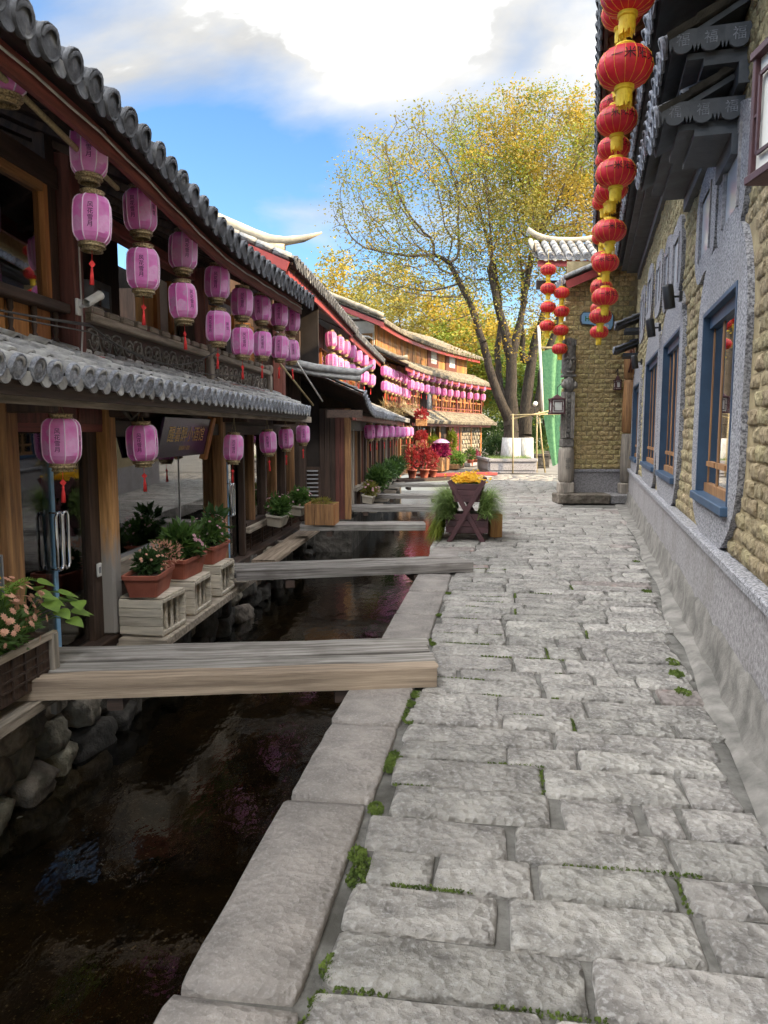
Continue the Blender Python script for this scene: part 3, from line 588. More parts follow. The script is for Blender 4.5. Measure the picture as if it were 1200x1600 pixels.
# eave beam of the pent roof, brackets
B_('eave_beam', 'wood_grey_h', .39, .45, 1.6, 12.9, 1.76, 1.86, .006); B_('fascia_board', 'wood_dark_h', .50, .53, 1.6, 12.1, 1.80, 1.885)
for u_ in (2.0, 4.74, 6.15, 9.14, 11.9): B_('bracket', 'wood_dark', .03, .40, u_ - .05, u_ + .05, 1.72, 1.85, .01)
b = MB()
for i in range(5): b.tube([(.06, 6.15, 1.78), (.2, 6.15 + .02 * (i - 2), 1.80 - .012 * i), (.30, 6.15 + .03 * (i - 2), 1.70 + .02 * i), (.36, 6.15 + .03 * (i - 2), 1.76)], [.03, .03, .022, .006], 6)
b.build('carved_bracket', 'carved', HA, True)
for i in range(46): pass
rf = MB()
for i in range(40): u_ = 1.8 + i * .27; rf.box(-.05, .48, u_ - .025, u_ + .025, 0, .05, m=Matrix.Translation((0, 0, 2.19)) @ Matrix.Rotation(R(26), 4, 'Y'))
tile_roof(HA, 1.7, 12.1, .56, 1.93, -.08, 2.22, .19, .165, .062, 99, 'tile_light', seed=3)
# ---- upper storey
B_('upper_wall', 'wood_dark', -.12, -.06, -3, 4.74, 2.14, 3.75); B_('sill_beam', 'wood_dark_h', -.06, .10, -3, 5.56, 2.46, 2.53, .008); B_('sill_beam', 'wood_dark_h', -.05, .06, -3, 5.56, 2.15, 2.22, .006)
for i in range(8): B_('apron_panel', 'wood_orange', -.03, -.005, 3.30 + i * .275, 3.30 + i * .275 + .23, 2.215, 2.465)
bal = MB().lathe([(.022, 0), (.022, .05), (.012, .07), (.02, .12), (.012, .17), (.022, .19), (.022, .25)], 8).mesh('baluster', True); bal.materials.append(MAT['wood_dark'])
for i in range(9): ob('baluster', bal, None, HA, (.02, 3.28 + i * .275, 2.215))
for a_, b_ in ((4.74, 4.80), (5.40, 5.46)): B_('window_frame', 'wood_orange' if a_ > 5 else 'wood_brown', -.06, .02, a_, b_, 2.53, 3.34, .006)
B_('window_frame', 'wood_orange_h', -.06, .018, 4.80, 5.40, 3.28, 3.34); B_('window_pane', 'glass_bright', -.03, -.022, 4.80, 5.40, 2.53, 3.28)
B_('wall_board', 'wood_dark', -.08, .01, 5.46, 5.58, 2.53, 3.7); B_('wall_beam', 'wood_dark_h', -.1, .03, -3, 5.58, 3.345, 3.5)
for i in range(4): B_('shutter', 'wood_dark', -.05, -.005 + .006 * (i % 2), 4.30 + i * .11, 4.40 + i * .11, 2.53, 3.34, .004)
lattice(4.5, 4.73, 2.75, 2.86, .004, 4, 3, .02).build('shutter_lattice', 'wood_dark', HA); lattice(4.5, 4.73, 3.02, 3.12, .004, 4, 3, .02).build('shutter_lattice', 'wood_dark', HA)
for u_, z_ in ((4.88, 2.53), (5.0, 2.53), (5.2, 2.53)): B_('stored_board', 'wood_grey', -.30, -.26, u_, u_ + .05, z_, 3.1, rot=(U(-.1, .1), 0, 0))
B_('storage_box', 'cream_wall', -.36, -.1, 4.84, 5.12, 2.30, 2.78, .01); B_('storage_box', 'crate', -.42, -.12, 5.08, 5.34, 2.30, 2.66, .01)
for i in range(2): MB().box(-.1, -.08, 0, .02, 0, .3).build('curtain_strip', 'wood_orange', HA, loc=(0, 4.92 + i * .3, 2.98))
B_('post', 'wood_red', -.08, .12, 5.60, 5.74, 2.1, 3.62, .012); B_('post', 'wood_red', -.05, .08, 8.58, 8.70, 2.1, 3.45, .012); B_('post', 'wood_red', -.08, .1, 12.35, 12.5, 2.1, 3.45, .012)
# open balcony: dark back wall, carved parapet, weathered notched rail
for i in range(13): B_('wall_plank', 'wood_dark', -1.02, -.98 + .004 * (i % 2), 5.7 + i * .232, 5.926 + i * .232, 2.14, 4.35)
B_('beam', 'wood_red_h', -.16, -.02, 5.7, 12.4, 3.30, 3.42, .01)
def parapet(u0, u1, mc, z0=2.17):
    B_('floor_board', 'red_paint', .02, .17, u0, u1, z0 - .03, z0 + .015, .004); B_('parapet_panel', 'wood_dark_h', .05, .085, u0, u1, z0 + .015, z0 + .265)
    scrolls(u0 + .03, u1 - .03, z0 + .03, z0 + .25, .09, .20, .011).build('carved_scrollwork', mc, HA)
    n = int((u1 - u0) / .27)
    b = MB(); b.box(.03, .15, u0, u1, z0 + .27, z0 + .335, .01)
    for i in range(n): c_ = u0 + (i + .5) * (u1 - u0) / n; b.box(.02, .14, c_ - .095 + U(-.01, .01), c_ + .095, z0 + .335, z0 + .395 + U(-.006, .006), .012)
    b.build('handrail', 'wood_grey_h', HA)
parapet(5.78, 8.52, 'carved'); parapet(8.72, 11.3, 'carved_light', 2.18)
kn = MB().lathe([(.045, 0), (.05, .02), (.05, .22), (.035, .26), (.06, .30), (.065, .36), (.045, .40), (.0, .41)], 12).mesh('newel_post', True); kn.materials.append(MAT['wood_grey'])
ob('newel_post', kn, None, HA, (.11, 8.62, 2.19)); ob('newel_post', kn, None, HA, (.11, 11.36, 2.2))
MB().tube([(.06, 8.62, 2.14), (.22, 8.62, 2.16)], .05, 10).build('beam_end', 'wood_grey', HA, True)
# doors behind the second balcony
for i in range(11):
    u_ = 7.9 + i * .41
    B_('wall_panel', 'cream_wall' if i in (1, 2, 3) else 'wood_orange', -.42, -.39, u_ + .05, u_ + .36, 2.16, 3.3); B_('panel_stile', 'wood_orange', -.42, -.35, u_ - .045, u_ + .045, 2.16, 3.32, .005); B_('wall_plank', 'wood_dark', -.43, -.40, u_ - .04, u_ + .365, 3.32, 4.1)
    if i > 4: lattice(u_ + .05, u_ + .36, 2.62, 3.2, -.388, 4, 6, .012).build('panel_lattice', 'wood_orange', HA)
for i in range(2): B_('speaker', 'wood_dark', -.36, -.16, 8.9 + 1.2 * i, 9.2 + 1.2 * i, 2.3, 2.95, .015)
# upper roof
def sag(u): 
    t = min(1, max(0, (u - 4.3) / 3.2)); t = t * t * (3 - 2 * t); v = min(1, max(0, (u - 7.6) / 3.2)); return -.19 * t + .11 * v
tile_roof(HA, 1.6, 10.9, .86, 3.50, -2.6, 5.05, .225, .24, .075, 3, 'tile_dark', 'tile_dark', sag, seed=5, under='wood_dark_h')
n_ = 24
fb = MB(); rb = MB()
for i in range(n_):
    ua = 1.6 + i * 9.2 / n_; ub = ua + 9.2 / n_
    for q, (o0, o1, z0, z1) in ((fb, (.70, .735, 3.34, 3.465)), ):
        k = len(q.v)
        for uu in (ua, ub): q.v += [(o0, uu, z0 + sag(uu)), (o1, uu, z0 + sag(uu)), (o1, uu, z1 + sag(uu)), (o0, uu, z1 + sag(uu))]
        q.f += [(k + 0, k + 4, k + 5, k + 1), (k + 1, k + 5, k + 6, k + 2), (k + 2, k + 6, k + 7, k + 3), (k + 3, k + 7, k + 4, k)]
fb.build('fascia_board', 'wood_red_h', HA)
for i in range(24):
    u_ = 1.9 + i * .37; MB().box(-1.2, .70, -.03, .03, -.04, .02).build('rafter', 'wood_red', HA, loc=(0, u_, 3.85 + sag(u_)), rot=(0, R(24), 0)) if False else MB().box(0, 2.0, -.03, .03, -.05, 0).build('rafter', 'wood_dark', HA, loc=(-1.12, u_, 4.26 + sag(u_)), rot=(0, math.atan2(1.55, 3.46), 0))
B_('gable_wall', 'wood_dark', -3.2, -.1, 12.5, 12.6, 2.1, 4.0)
MB().tube([(.76, 1.6 + i * .35, 3.40 + sag(1.6 + i * .35) + .01 * (i % 2)) for i in range(27)], .008, 5).build('string_light_wire', 'cable_light', HA)
# things on the first house
t = MB(); t.tube([(.62, 3.5, 3.42), (.60, 4.2, 3.38), (.56, 5.4, 3.28)], .018, 8)
o = t.build('bamboo_pole', 'bamboo', None, True, loc=A0, rot=(0, 0, ROT_A)); tag(o, 'yellowish bamboo pole tied under the eave of the carved balcony house', 'pole')
# sign
SG = thing('shop_sign', 'dark purple shop sign board with gold characters leaning over the shop window', 'sign', TA(.1, 7.62, 1.36), ROT_A)
tl = Matrix.Rotation(R(14), 4, 'Y')
MB().box(.0, .03, -.66, .66, 0, .40, .004, m=tl).build('board', 'sign_purple', SG); 
tx = text_mb('醒着醉小酒馆', .17); mm = tl @ Matrix.Translation((.0335, 0, .235)) @ Matrix(((0, 0, 1, 0), (1, 0, 0, 0), (0, 1, 0, 0), (0, 0, 0, 1)))
MB().add(tx.v, tx.f, mm).build('lettering', 'gold_letter', SG)
tx = text_mb('醒着醉小酒馆', .05); MB().add(tx.v, tx.f, tl @ Matrix.Translation((.0335, 0, .09)) @ Matrix(((0, 0, 1, 0), (1, 0, 0, 0), (0, 1, 0, 0), (0, 0, 0, 1)))).build('lettering', 'gold_letter', SG)
MB().box(-.02, .05, .665, .76, -.06, .42, .006, m=tl).build('side_board', 'wood_orange', SG)
# small items
def cctv(loc, rot, label):
    t = thing('security_camera', label, 'camera', loc, rot); MB().box(-.01, .012, -.03, .03, -.06, .06, .004).build('bracket', 'white_paint', t); MB().tube([(0, 0, 0), (.08, 0, .01), (.10, 0, .04)], .013, 8).build('arm', 'white_paint', t, True)
    MB().lathe([(.03, -.09), (.033, -.085), (.033, .07), (.036, .075), (.036, .09), (.0, .088)], 12).build('body', 'white_paint', t, True, loc=(.11, .02, .06), rot=(R(-60), R(20), 0))
cctv(TA(.125, 5.62, 2.52), ROT_A, 'white security camera on the red post at the balcony end')
t = thing('meter_box', 'grey electricity meter box on the dark balcony wall', 'meter box', TA(-.97, 8.0, 2.72), ROT_A)
MB().box(0, .14, -.2, .2, 0, .46, .01).build('case', 'grey_metal', t); MB().box(.14, .147, -.12, .12, .2, .38).build('window', 'glass_bright', t); MB().tube([(.08, .05, 0), (.08, .05, -.2), (.1, .15, -.28), (.1, .2, -.1)], .012, 6).build('conduit', 'cable', t, True); MB().tube([(.1, .24, .3), (.1, .26, -.3)], .01, 6).build('conduit', 'cable', t, True)
o = MB().box(-.02, .02, -.13, .13, 0, .42, .004).build('notice_board', 'wood_orange', None, loc=TA(-.30, 6.2, 2.95), rot=(0, 0, ROT_A)); tag(o, 'plain yellow wooden board hanging in the balcony behind the first lantern pair', 'board')
t = thing('wall_switch', 'small white switch plate on the dark frame beside the glass door', 'switch', TA(.012, 5.98, .42), ROT_A); MB().box(0, .012, -.035, .035, 0, .11, .003).build('plate', 'white_paint', t); MB().box(.012, .017, -.014, .014, .03, .08).build('rocker', 'grey_metal', t)
# cables slung over the pent roof
def cable(pts, rad, m, label, name='cable'):
    o = MB().tube(pts, rad, 5).build(name, m, None, True); tag(o, label, 'cable'); return o
def hang(a, b, s, n=14): return [(a[0] + (b[0] - a[0]) * t, a[1] + (b[1] - a[1]) * t, a[2] + (b[2] - a[2]) * t - s * 4 * t * (1 - t)) for t in [i / n for i in range(n + 1)]]
cable(hang(TA(.14, 2.6, 2.30), TA(.22, 5.62, 2.38), .03) + hang(TA(.22, 5.62, 2.38), TA(.24, 8.5, 2.52), .22)[1:], .007, 'cable', 'black cable sagging in front of the scrollwork parapet')
cable(hang(TA(.16, 2.6, 2.27), TA(.2, 5.62, 2.34), .02) + hang(TA(.2, 5.62, 2.34), TA(.24, 9.3, 2.30), .10)[1:], .006, 'cable', 'thin black cable running low along the balcony floor board')
cable(hang(TA(.13, 2.6, 2.33), TA(.2, 5.64, 2.40), .05), .006, 'cable', 'thin black cable across the orange apron panels under the window')
cable([TA(.13, 5.66, 3.3), TA(.14, 5.64, 2.9), TA(.13, 5.66, 2.5), TA(.14, 5.64, 2.35), TA(.2, 5.5, 2.2), TA(.3, 5.3, 2.14)], .007, 'cable_light', 'white cable running down the red post onto the tiles')
cable([TA(.30, 8.3, 2.20), TA(.62, 9.0, 1.98)], .006, 'cable_light', 'white cord stretched from the parapet down to the tile edge')
cable(hang(TA(.47, 2.2, 1.86), TA(.47, 11.9, 1.87), .05, 24), .006, 'cable_light', 'pale wire strung along the beam under the pent roof')
# ================================================================ pink lanterns
AP = [(.050, .078), (.062, .098), (.080, .115), (.105, .127), (.15, .131), (.20, .132), (.25, .131), (.295, .127), (.318, .115), (.333, .098), (.342, .078)]
def apo(z):
    for (z0, a0), (z1, a1) in zip(AP, AP[1:]):
        if z0 <= z <= z1: return a0 + (a1 - a0) * (z - z0) / (z1 - z0)
    return .066
AP = [(z, a * .84) for z, a in AP]; C8 = math.cos(PI / 8)
def on_panel(k, a, z, off=.0025):
    an = 2 * PI * (k + .5) / 8; n_ = Vector((math.cos(an), math.sin(an), 0)); t_ = Vector((-math.sin(an), math.cos(an), 0)); q = n_ * (apo(z) + off) + t_ * a; return (q.x, q.y, z)
lm = {}
b = MB().lathe([(a / C8, z) for z, a in AP], 8); lm['shade'] = (b.mesh('shade'), 'pink')
b = MB()
for j in range(8): an = 2 * PI * j / 8; b.tube([(math.cos(an) * (a / C8 + .001), math.sin(an) * (a / C8 + .001), z) for z, a in AP], .0038, 5)
lm['ribs'] = (b.mesh('ribs', True), 'rib_white')
def ring(r0, z0, z1): return [(r0 - .012, z0), (r0, z0), (r0 + .004, z0 + .004), (r0 - .002, z0 + .008), (r0 - .002, z1 - .008), (r0 + .004, z1 - .004), (r0, z1), (r0 - .012, z1)]
lm['top_cap'] = (MB().lathe(ring(.074, .342, .374), 20).lathe([(.07, .350), (.0, .352)], 20).mesh('top_cap', True), 'gold')
lm['bottom_cap'] = (MB().lathe(ring(.083, .026, .054), 20).lathe(ring(.066, .0, .028), 20).lathe([(.08, .03), (.0, .031)], 20).mesh('bottom_cap', True), 'gold')
b = MB()
for pk, zc in ((1, .205), (5, .205), (3, .2)):
    tx = text_mb('风花雪月' if pk != 3 else '醉馆', .038, True, 1.02)
    b.add([on_panel(pk, -v[0] * -1, zc + v[1]) for v in tx.v], tx.f)
lm['lettering'] = (b.mesh('lettering'), 'ink')
b = MB(); r = random.Random(3)
for pk, cu, cz, s_ in ((2, .012, .17, .052), (2, -.025, .125, .04), (0, -.01, .15, .05), (4, .01, .16, .05), (6, .0, .14, .052), (7, .015, .18, .045), (0, .03, .25, .022), (7, -.02, .125, .03)):
    for q in range(5):
        an = 2 * PI * q / 5 + r.random() * .4; pc = (cu + math.cos(an) * s_ * .55, cz + math.sin(an) * s_ * .55); k = len(b.v); pts = []
        for j in range(8):
            a2 = 2 * PI * j / 8; pts.append((max(-.039, min(.039, pc[0] + math.cos(a2) * s_ * .5)), min(.29, max(.105, pc[1] + math.sin(a2) * s_ * .5))))
        b.v += [on_panel(pk, a_, z_, .0012 + .0003 * (q % 3)) for a_, z_ in pts]; b.f.append(tuple(range(k, k + 8)))
lm['blossom_print'] = (b.mesh('blossom_print'), 'pink_pale')
b = MB(); b.tube([(0, 0, .03), (0, 0, -.10)], .0022, 4); kz = -.075
b.prism([(0, .026), (.02, 0), (0, -.026), (-.02, 0)], -.005, .005, Matrix(((1, 0, 0, 0), (0, 0, 1, 0), (0, 1, 0, kz), (0, 0, 0, 1))))
lm['tassel_knot'] = (b.mesh('tassel_knot'), 'tassel_red')
b = MB().lathe([(.004, -.098), (.009, -.105), (.007, -.115), (.011, -.14), (.015, -.205), (.0, -.206)], 10); lm['tassel'] = (b.mesh('tassel', True), 'tassel_red')
b = MB().tube([(-.03, 0, 0), (-.006, 0, .6), (.0, 0, 1.0)], .0035, 5).tube([(.035, 0, 0), (.012, .01, .55), (.0, 0, 1.0)], .003, 5); lm['hanger'] = (b.mesh('hanger'), 'gold')
for nme, (me, m_) in lm.items(): me.materials.append(MAT[m_])
def pink(x, y, z, h, label, group, tassel=True, detail=True, rz=None, sc_=1.0):
    t = thing('pink_lantern', label, 'lantern', (x, y, z), U(0, 6.28) if rz is None else rz, group); t.scale = (sc_,) * 3
    t.rotation_euler = (U(-.06, .06), U(-.06, .06), t.rotation_euler[2]); t.scale = (sc_ * U(.96, 1.04), sc_ * U(.96, 1.04), sc_)
    for nme in ('shade', 'ribs', 'top_cap', 'bottom_cap') + (('lettering', 'blossom_print') if detail else ()): ob(nme, lm[nme][0], None, t, kind='stuff' if nme in ('lettering', 'blossom_print') else None)
    if tassel: a_ = ob('tassel', lm['tassel'][0], None, t, rot=(0, 0, 0)); ob('knot', lm['tassel_knot'][0], None, a_)
    hg = ob('hanger', lm['hanger'][0], None, t, (0, 0, .345)); hg.scale = (1, 1, h / sc_)
G1 = 'pink lanterns in pairs under the carved balcony house eave'
up = [(-1.86, 4.84, 3.54), (-1.79, 5.62, 3.40), (-1.71, 6.44, 3.31), (-1.62, 7.31, 3.22), (-1.545, 8.17, 3.18), (-1.465, 9.0, 3.25), (-1.38, 9.87, 3.31), (-1.31, 10.64, 3.35)]
for i, (x, y, z) in enumerate(up):
    hgt = (3.45 + sag(y) - .07) - (z - .385 + .345); rz = R(-136) + U(-.6, .35)
    pink(x, y, z - .385, max(.12, hgt), f'pink octagonal lantern, upper of the {nth(i)} pair from the security camera', G1, False, True, rz)
    pink(x, y, z - .385 - .415, .07, f'pink octagonal lantern with red tassel, lower of the {nth(i)} pair from the security camera', G1, True, True, rz + U(-.6, .6))
pink(-1.98, 4.06, 3.30, .2, 'pink octagonal lantern hanging alone outside the storeroom window', G1, False)
G2 = 'single pink lanterns under the pent roof of the glass shop'
lw = [(-2.10, 4.81, 1.72, 'hanging before the glass double door'), (-1.98, 6.07, 1.69, 'hanging beside the half bleached timber post'), (-1.75, 8.53, 1.60, 'hanging just past the purple shop sign'), (-1.59, 10.2, 1.64, 'hanging second past the purple shop sign'), (-1.49, 11.25, 1.68, 'hanging third past the purple shop sign'), (-1.37, 12.5, 1.74, 'at the far end of the glass shop pent roof')]
for i, (x, y, z, s_) in enumerate(lw): pink(x, y, z - .375, max(.06, 1.80 - (z - .03)), 'pink lantern with red tassel ' + s_, G2, True, True, R(-150) + U(-.2, .2))
# ================================================================ second timber house
B0 = (-.75, 14.5, 0)
HB = thing('timber_house', 'dark red timber house with upturned roof corner and two rows of pink lanterns', 'house', B0, ROT_A)
Bb = lambda name, m, *a, **k: bx(name, m, HB, *a, **k)
def TB(o, u, z=0): c_, s_ = math.cos(ROT_A), math.sin(ROT_A); return (B0[0] + o * c_ - u * s_, B0[1] + o * s_ + u * c_, z)
Bb('foundation', 'dark_rubble', -1.6, .12, -.05, 13.6, -1.1, -.12)
for i in range(5): Bb('wall_plank', 'wood_red' if i > 2 else 'wood_dark', -.52 + i * .105, -.42 + i * .105, -.03 - .004 * (i % 2), .02, -.12, 2.06, .003)
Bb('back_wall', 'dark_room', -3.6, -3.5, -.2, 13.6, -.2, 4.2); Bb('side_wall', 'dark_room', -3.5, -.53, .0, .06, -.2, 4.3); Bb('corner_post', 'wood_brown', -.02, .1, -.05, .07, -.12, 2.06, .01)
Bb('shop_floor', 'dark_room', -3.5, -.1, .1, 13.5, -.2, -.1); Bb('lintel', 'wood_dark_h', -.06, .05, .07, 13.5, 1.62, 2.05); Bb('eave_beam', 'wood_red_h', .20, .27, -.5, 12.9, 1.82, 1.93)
for i in range(12):
    u_ = .75 + i * 1.08; Bb('post', 'wood_grey' if i in (0, 7) else 'wood_dark', -.05, .06, u_ - .05, u_ + .05, -.1, 1.65, .008)
    if i < 11:
        for q in (.36, .72): Bb('mullion', 'wood_brown' if (i + (q > .5)) % 2 else 'wood_red', -.03, .03, u_ + q - .025, u_ + q + .025, .4, 1.62)
        Bb('window_pane', 'glass', -.03, -.022, u_ + .05, u_ + 1.03, .45, 1.62); Bb('window_sill', 'wood_grey_h', -.05, .12, u_ + .05, u_ + 1.03, .37, .45); Bb('apron_wall', 'wood_dark', -.05, -.02, u_ + .05, u_ + 1.03, -.1, .37)
Bb('louvre', 'wood_dark', -.1, -.04, .16, .6, .2, 1.6)
# recess between the two houses
for i in range(4): Bb('recess_plank', 'wood_dark', -1.25 + i * .18, -1.08 + i * .18, .03, .08, -.12, 2.2)
t = thing('louvre_vent', 'dark slatted vent panel in the recess between the timber houses', 'vent', TB(-.66, -.12, .30), ROT_A)
MB().box(-.16, .16, .0, .03, 0, .62).build('frame', 'wood_dark', t)
for i in range(7): MB().box(-.13, .13, -.03, .01, 0, .012).build('slat', 'grey_metal', t, loc=(0, -.01, .06 + i * .08), rot=(R(35), 0, 0))
# lower roof with curved ridge at its near end
def lift(u): return .0 if u > 1.0 else .34 * ((1.0 - u) / 1.9) ** 2
tile_roof(HB, -.85, 6.0, .46, 1.98, -1.25, 2.72, .2, .19, .064, 99, 'tile_light', zf=lift, seed=8, discs=True)
tile_roof(HB, 6.0, 12.6, .46, 1.98, -1.25, 2.72, .2, .22, .064, 99, 'tile_light', joined=True, seed=9)
pts = [(-1.3, -.92, 2.86 + lift(-.9) * .3), (-.9, -.95, 2.72 + lift(-.9) * .45), (-.4, -.97, 2.52 + lift(-.9) * .7), (.1, -.98, 2.36 + lift(-.9)), (.42, -1.0, 2.33 + lift(-.9)), (.66, -1.02, 2.46 + lift(-.9))]
ridge_cap(HB, 'verge_ridge', pts, [.075, .075, .075, .07, .055, .02], 'tile_light'); ridge_cap(HB, 'verge_ridge', [(p_[0], p_[1] + .03, p_[2] - .1) for p_ in pts[:5]], .06, 'tile_light')
Bb('verge_board', 'wood_dark_h', -.2, .45, -.98, -.94, 1.86, 2.0)
# upper storey
for i in range(36): Bb('wall_plank', 'wood_red' if i % 3 else 'wood_dark', -1.32, -1.28 + .006 * (i % 2), -1.5 + i * .42, -1.085 + i * .42, 2.6, 4.3)
for u_ in (.1, 1.9, 4.2, 6.8, 9.4):
    Bb('window_frame', 'wood_orange', -1.28, -1.22, u_, u_ + .9, 2.78, 3.7); Bb('window_pane', 'glass', -1.215, -1.208, u_ + .05, u_ + .85, 2.83, 3.65); lattice(u_ + .05, u_ + .85, 2.83, 3.65, -1.205, 5, 6, .022).build('window_lattice', 'wood_orange', HB)
Bb('side_wall', 'wood_dark', -3.5, -1.3, -1.6, -1.5, 2.0, 4.4)
tile_roof(HB, -2.95, 9.0, -.36, 4.20, -3.4, 5.55, .21, .24, .07, 99, 'tile_dark', 'tile_dark', zf=lambda u: -.012 * max(0, u) - .3 * 0, joined=False, seed=12) if False else None
def bz(u): return -.02 * max(0, min(6, u))
tile_roof(HB, -2.95, 4.5, -.36, 4.20, -3.2, 5.45, .21, .24, .07, 2, 'tile_dark', 'tile_dark', zf=bz, seed=12); tile_roof(HB, 4.5, 12.8, -.42, 4.13, -3.2, 5.40, .21, .24, .07, 0, 'tile_dark', 'tile_dark', zf=lambda u: -.03, seed=13, joined=True)
for q in range(2): Bb('fascia_board', 'red_paint', -.50 - .06 * q, -.46 - .06 * q, -2.85 + 7.3 * q, 4.45 + 7.8 * q, 3.99 - .08 * q, 4.12 - .08 * q)
sl_ = math.atan2(1.25, 2.84)
for i in range(30): MB().box(-1.6, 0, -.03, .03, -.05, 0).build('rafter', 'wood_brown', HB, loc=(-.46, -2.7 + i * .36, 4.175), rot=(0, sl_, 0))
# near gable edge of the upper roof: red verge board, dark tile course, pale ridge with swallow-tail tip
mv = Matrix.Translation((-.40, -3.0, 4.17)) @ Matrix.Rotation(sl_, 4, 'Y')
MB().box(-3.0, .0, -.02, .02, -.15, .0).build('verge_board', 'red_paint', HB, loc=(-.40, -3.02, 4.17), rot=(0, sl_, 0))
for i in range(10): MB().tube([(-2.9 + i * .29, 0, .05), (-2.63 + i * .29, 0, .055)], .06, 8).build('verge_tile', 'tile_light', HB, True, loc=(-.40, -2.99, 4.19), rot=(0, sl_, 0))
rp_ = []
for i in range(15): q = i / 14; x = -3.2 + 3.15 * q; z = 4.20 + (-x - .36) * .44 + .14; z += max(0, q - .72) ** 2 * 5.2; rp_.append((x + max(0, q - .85) * .9, -2.93, z))
ridge_cap(HB, 'verge_ridge', rp_, [.085] * 11 + [.08, .07, .055, .015], 'ridge'); ridge_cap(HB, 'verge_ridge', [(p_[0], p_[1], p_[2] - .10) for p_ in rp_[:13]], .07, 'ridge')
MB().box(-2.9, -1.35, -.04, .0, 2.4, 4.0).build('gable_wall', 'wood_dark', HB, loc=(0, -1.5, 0))
# lanterns of the second house
G3 = 'pink lanterns in pairs under the dark red house eave'
ys = [17.0, 17.9, 18.9, 19.9, 21.2, 22.6, 24.2]
for i, y in enumerate(ys):
    x = -1.19 + (y - 17) * .106; z = 3.90 + (y - 17) * .012
    pink(x, y, z - .44, .14, f'pink lantern, upper of the {nth(i)} pair past the upturned roof corner', G3, False, i < 2, sc_=1.15); pink(x, y, z - .44 - .5, .07, f'pink lantern, lower of the {nth(i)} pair past the upturned roof corner', G3, True, i < 2, sc_=1.15)
for i in range(8):
    y = 26.2 + i * .42; x = .02 + i * .13; z = 3.95 - .02 * i; lit = 'sunlit ' if i > 4 else ''
    pink(x, y, z - .44, .14, f'{lit}pink lantern, upper of the {nth(i)} pair of the cluster past the dark red house', G3, False, False, sc_=1.12); pink(x, y, z - .44 - .52, .07, f'{lit}pink lantern, lower of the {nth(i)} pair of the cluster past the dark red house', G3, True, False, sc_=1.12)
G4 = 'single pink lanterns along the planted shop windows'
for i, y in enumerate([17.0, 18.2, 19.6, 21.0, 22.6, 24.2, 25.8, 27.4]):
    x = -.32 + (y - 17) * .125; pink(x, y, 1.80 - .41, .1, f'pink lantern, {nth(i)} along the planted shop windows from the brown plank corner', G4, True, i < 2, sc_=1.1)
# ================================================================ third timber house (curved front)
C0 = Vector((.45, 27.7, 0)); ph = lambda u: R(13 + 1.45 * u)
cpos = [Vector((-math.sin(ph(0)) * 3 , -math.cos(ph(0)) * 3, 0))]; du = .05
_tab = []; q = Vector((0, 0, 0))
for i in range(int(16 / du)): _tab.append(q.copy()); a_ = ph(i * du); q = q + Vector((math.sin(a_), math.cos(a_), 0)) * du
def wc(p_):
    o_, u_, z_ = p_
    if u_ < 0: a_ = ph(0); b0 = Vector((math.sin(a_), math.cos(a_), 0)) * u_
    else: a_ = ph(u_); b0 = _tab[min(len(_tab) - 1, int(u_ / du))] + Vector((math.sin(a_), math.cos(a_), 0)) * (u_ - int(u_ / du) * du)
    return (b0.x + o_ * math.cos(a_), b0.y - o_ * math.sin(a_), z_)
def WC(o_, u_, z_): p_ = wc((o_, u_, z_)); return (p_[0] + C0.x, p_[1] + C0.y, p_[2])
HC = thing('timber_house', 'sunlit orange timber house with three tiers of tiled roofs and white gable', 'house', tuple(C0))
def Cb(name, m, o0, o1, u0, u1, z0, z1, n=1, bev=0):
    b = MB()
    for i in range(n): a_ = u0 + (u1 - u0) * i / n; c_ = u0 + (u1 - u0) * (i + 1) / n; b.box(o0, o1, a_, c_, z0, z1)
    return b.build(name, m, HC, warp=wc)
Cb('lower_wall', 'wood_dark', -.1, -.02, 0, 12.4, -.1, 2.5, 16); Cb('back_wall', 'dark_room', -3.5, -3.4, 0, 12, -.1, 6, 8)
tile_roof(HC, .3, 12.6, .85, 2.0, -.05, 2.55, .22, .22, .07, 0, 'tile_warm', 'tile_dark', joined=True, warp=wc, seed=21)
Cb('eave_beam', 'wood_red_h', .55, .62, .3, 12.4, 1.84, 1.95, 20)
# ground floor bays
for u_ in (.3, 1.9, 3.6, 5.2, 6.6, 8.0, 9.6, 11.0, 12.3): Cb('post', 'wood_brown' if u_ < 12 else 'wood_orange', -.02, .12, u_ - .07, u_ + .07, -.1, 1.95)
for a_, b_ in ((.4, 1.8), (2.0, 3.5), (3.7, 5.1), (5.3, 6.5)): Cb('window_pane', 'glass', .0, .008, a_, b_, .4, 1.75, 2); Cb('window_frame', 'wood_dark', .0, .03, a_, b_, .3, .4, 2); lattice(a_, b_, .4, 1.75, .012, 4, 2, .03).build('window_lattice', 'wood_dark', HC, warp=wc)
for i in range(6): Cb('door_board', 'red_paint' if i % 2 else 'wood_red', .02, .05 + .006 * (i % 2), 8.12 + i * .225, 8.335 + i * .225, -.05, 1.9)
Cb('door_frame', 'grey_metal', .01, .08, 9.5, 9.56, -.05, 1.95)
sm = [rock(40 + i, .07, .17, .11) for i in range(4)]
for me in sm: me.materials.append(MAT['rubble'])
Cb('stone_wall', 'mortar', .0, .05, 9.7, 12.2, -.1, 1.9, 4)
for zi in range(9):
    for ui in range(7): x, y, z = wc((.05, 9.85 + ui * .36 + .18 * (zi % 2), .05 + zi * .21)); ob('stone', rnd.choice(sm), None, HC, (x, y, z), (U(-.2, .2), U(-.2, .2), -ph(11) + U(-.1, .1)))
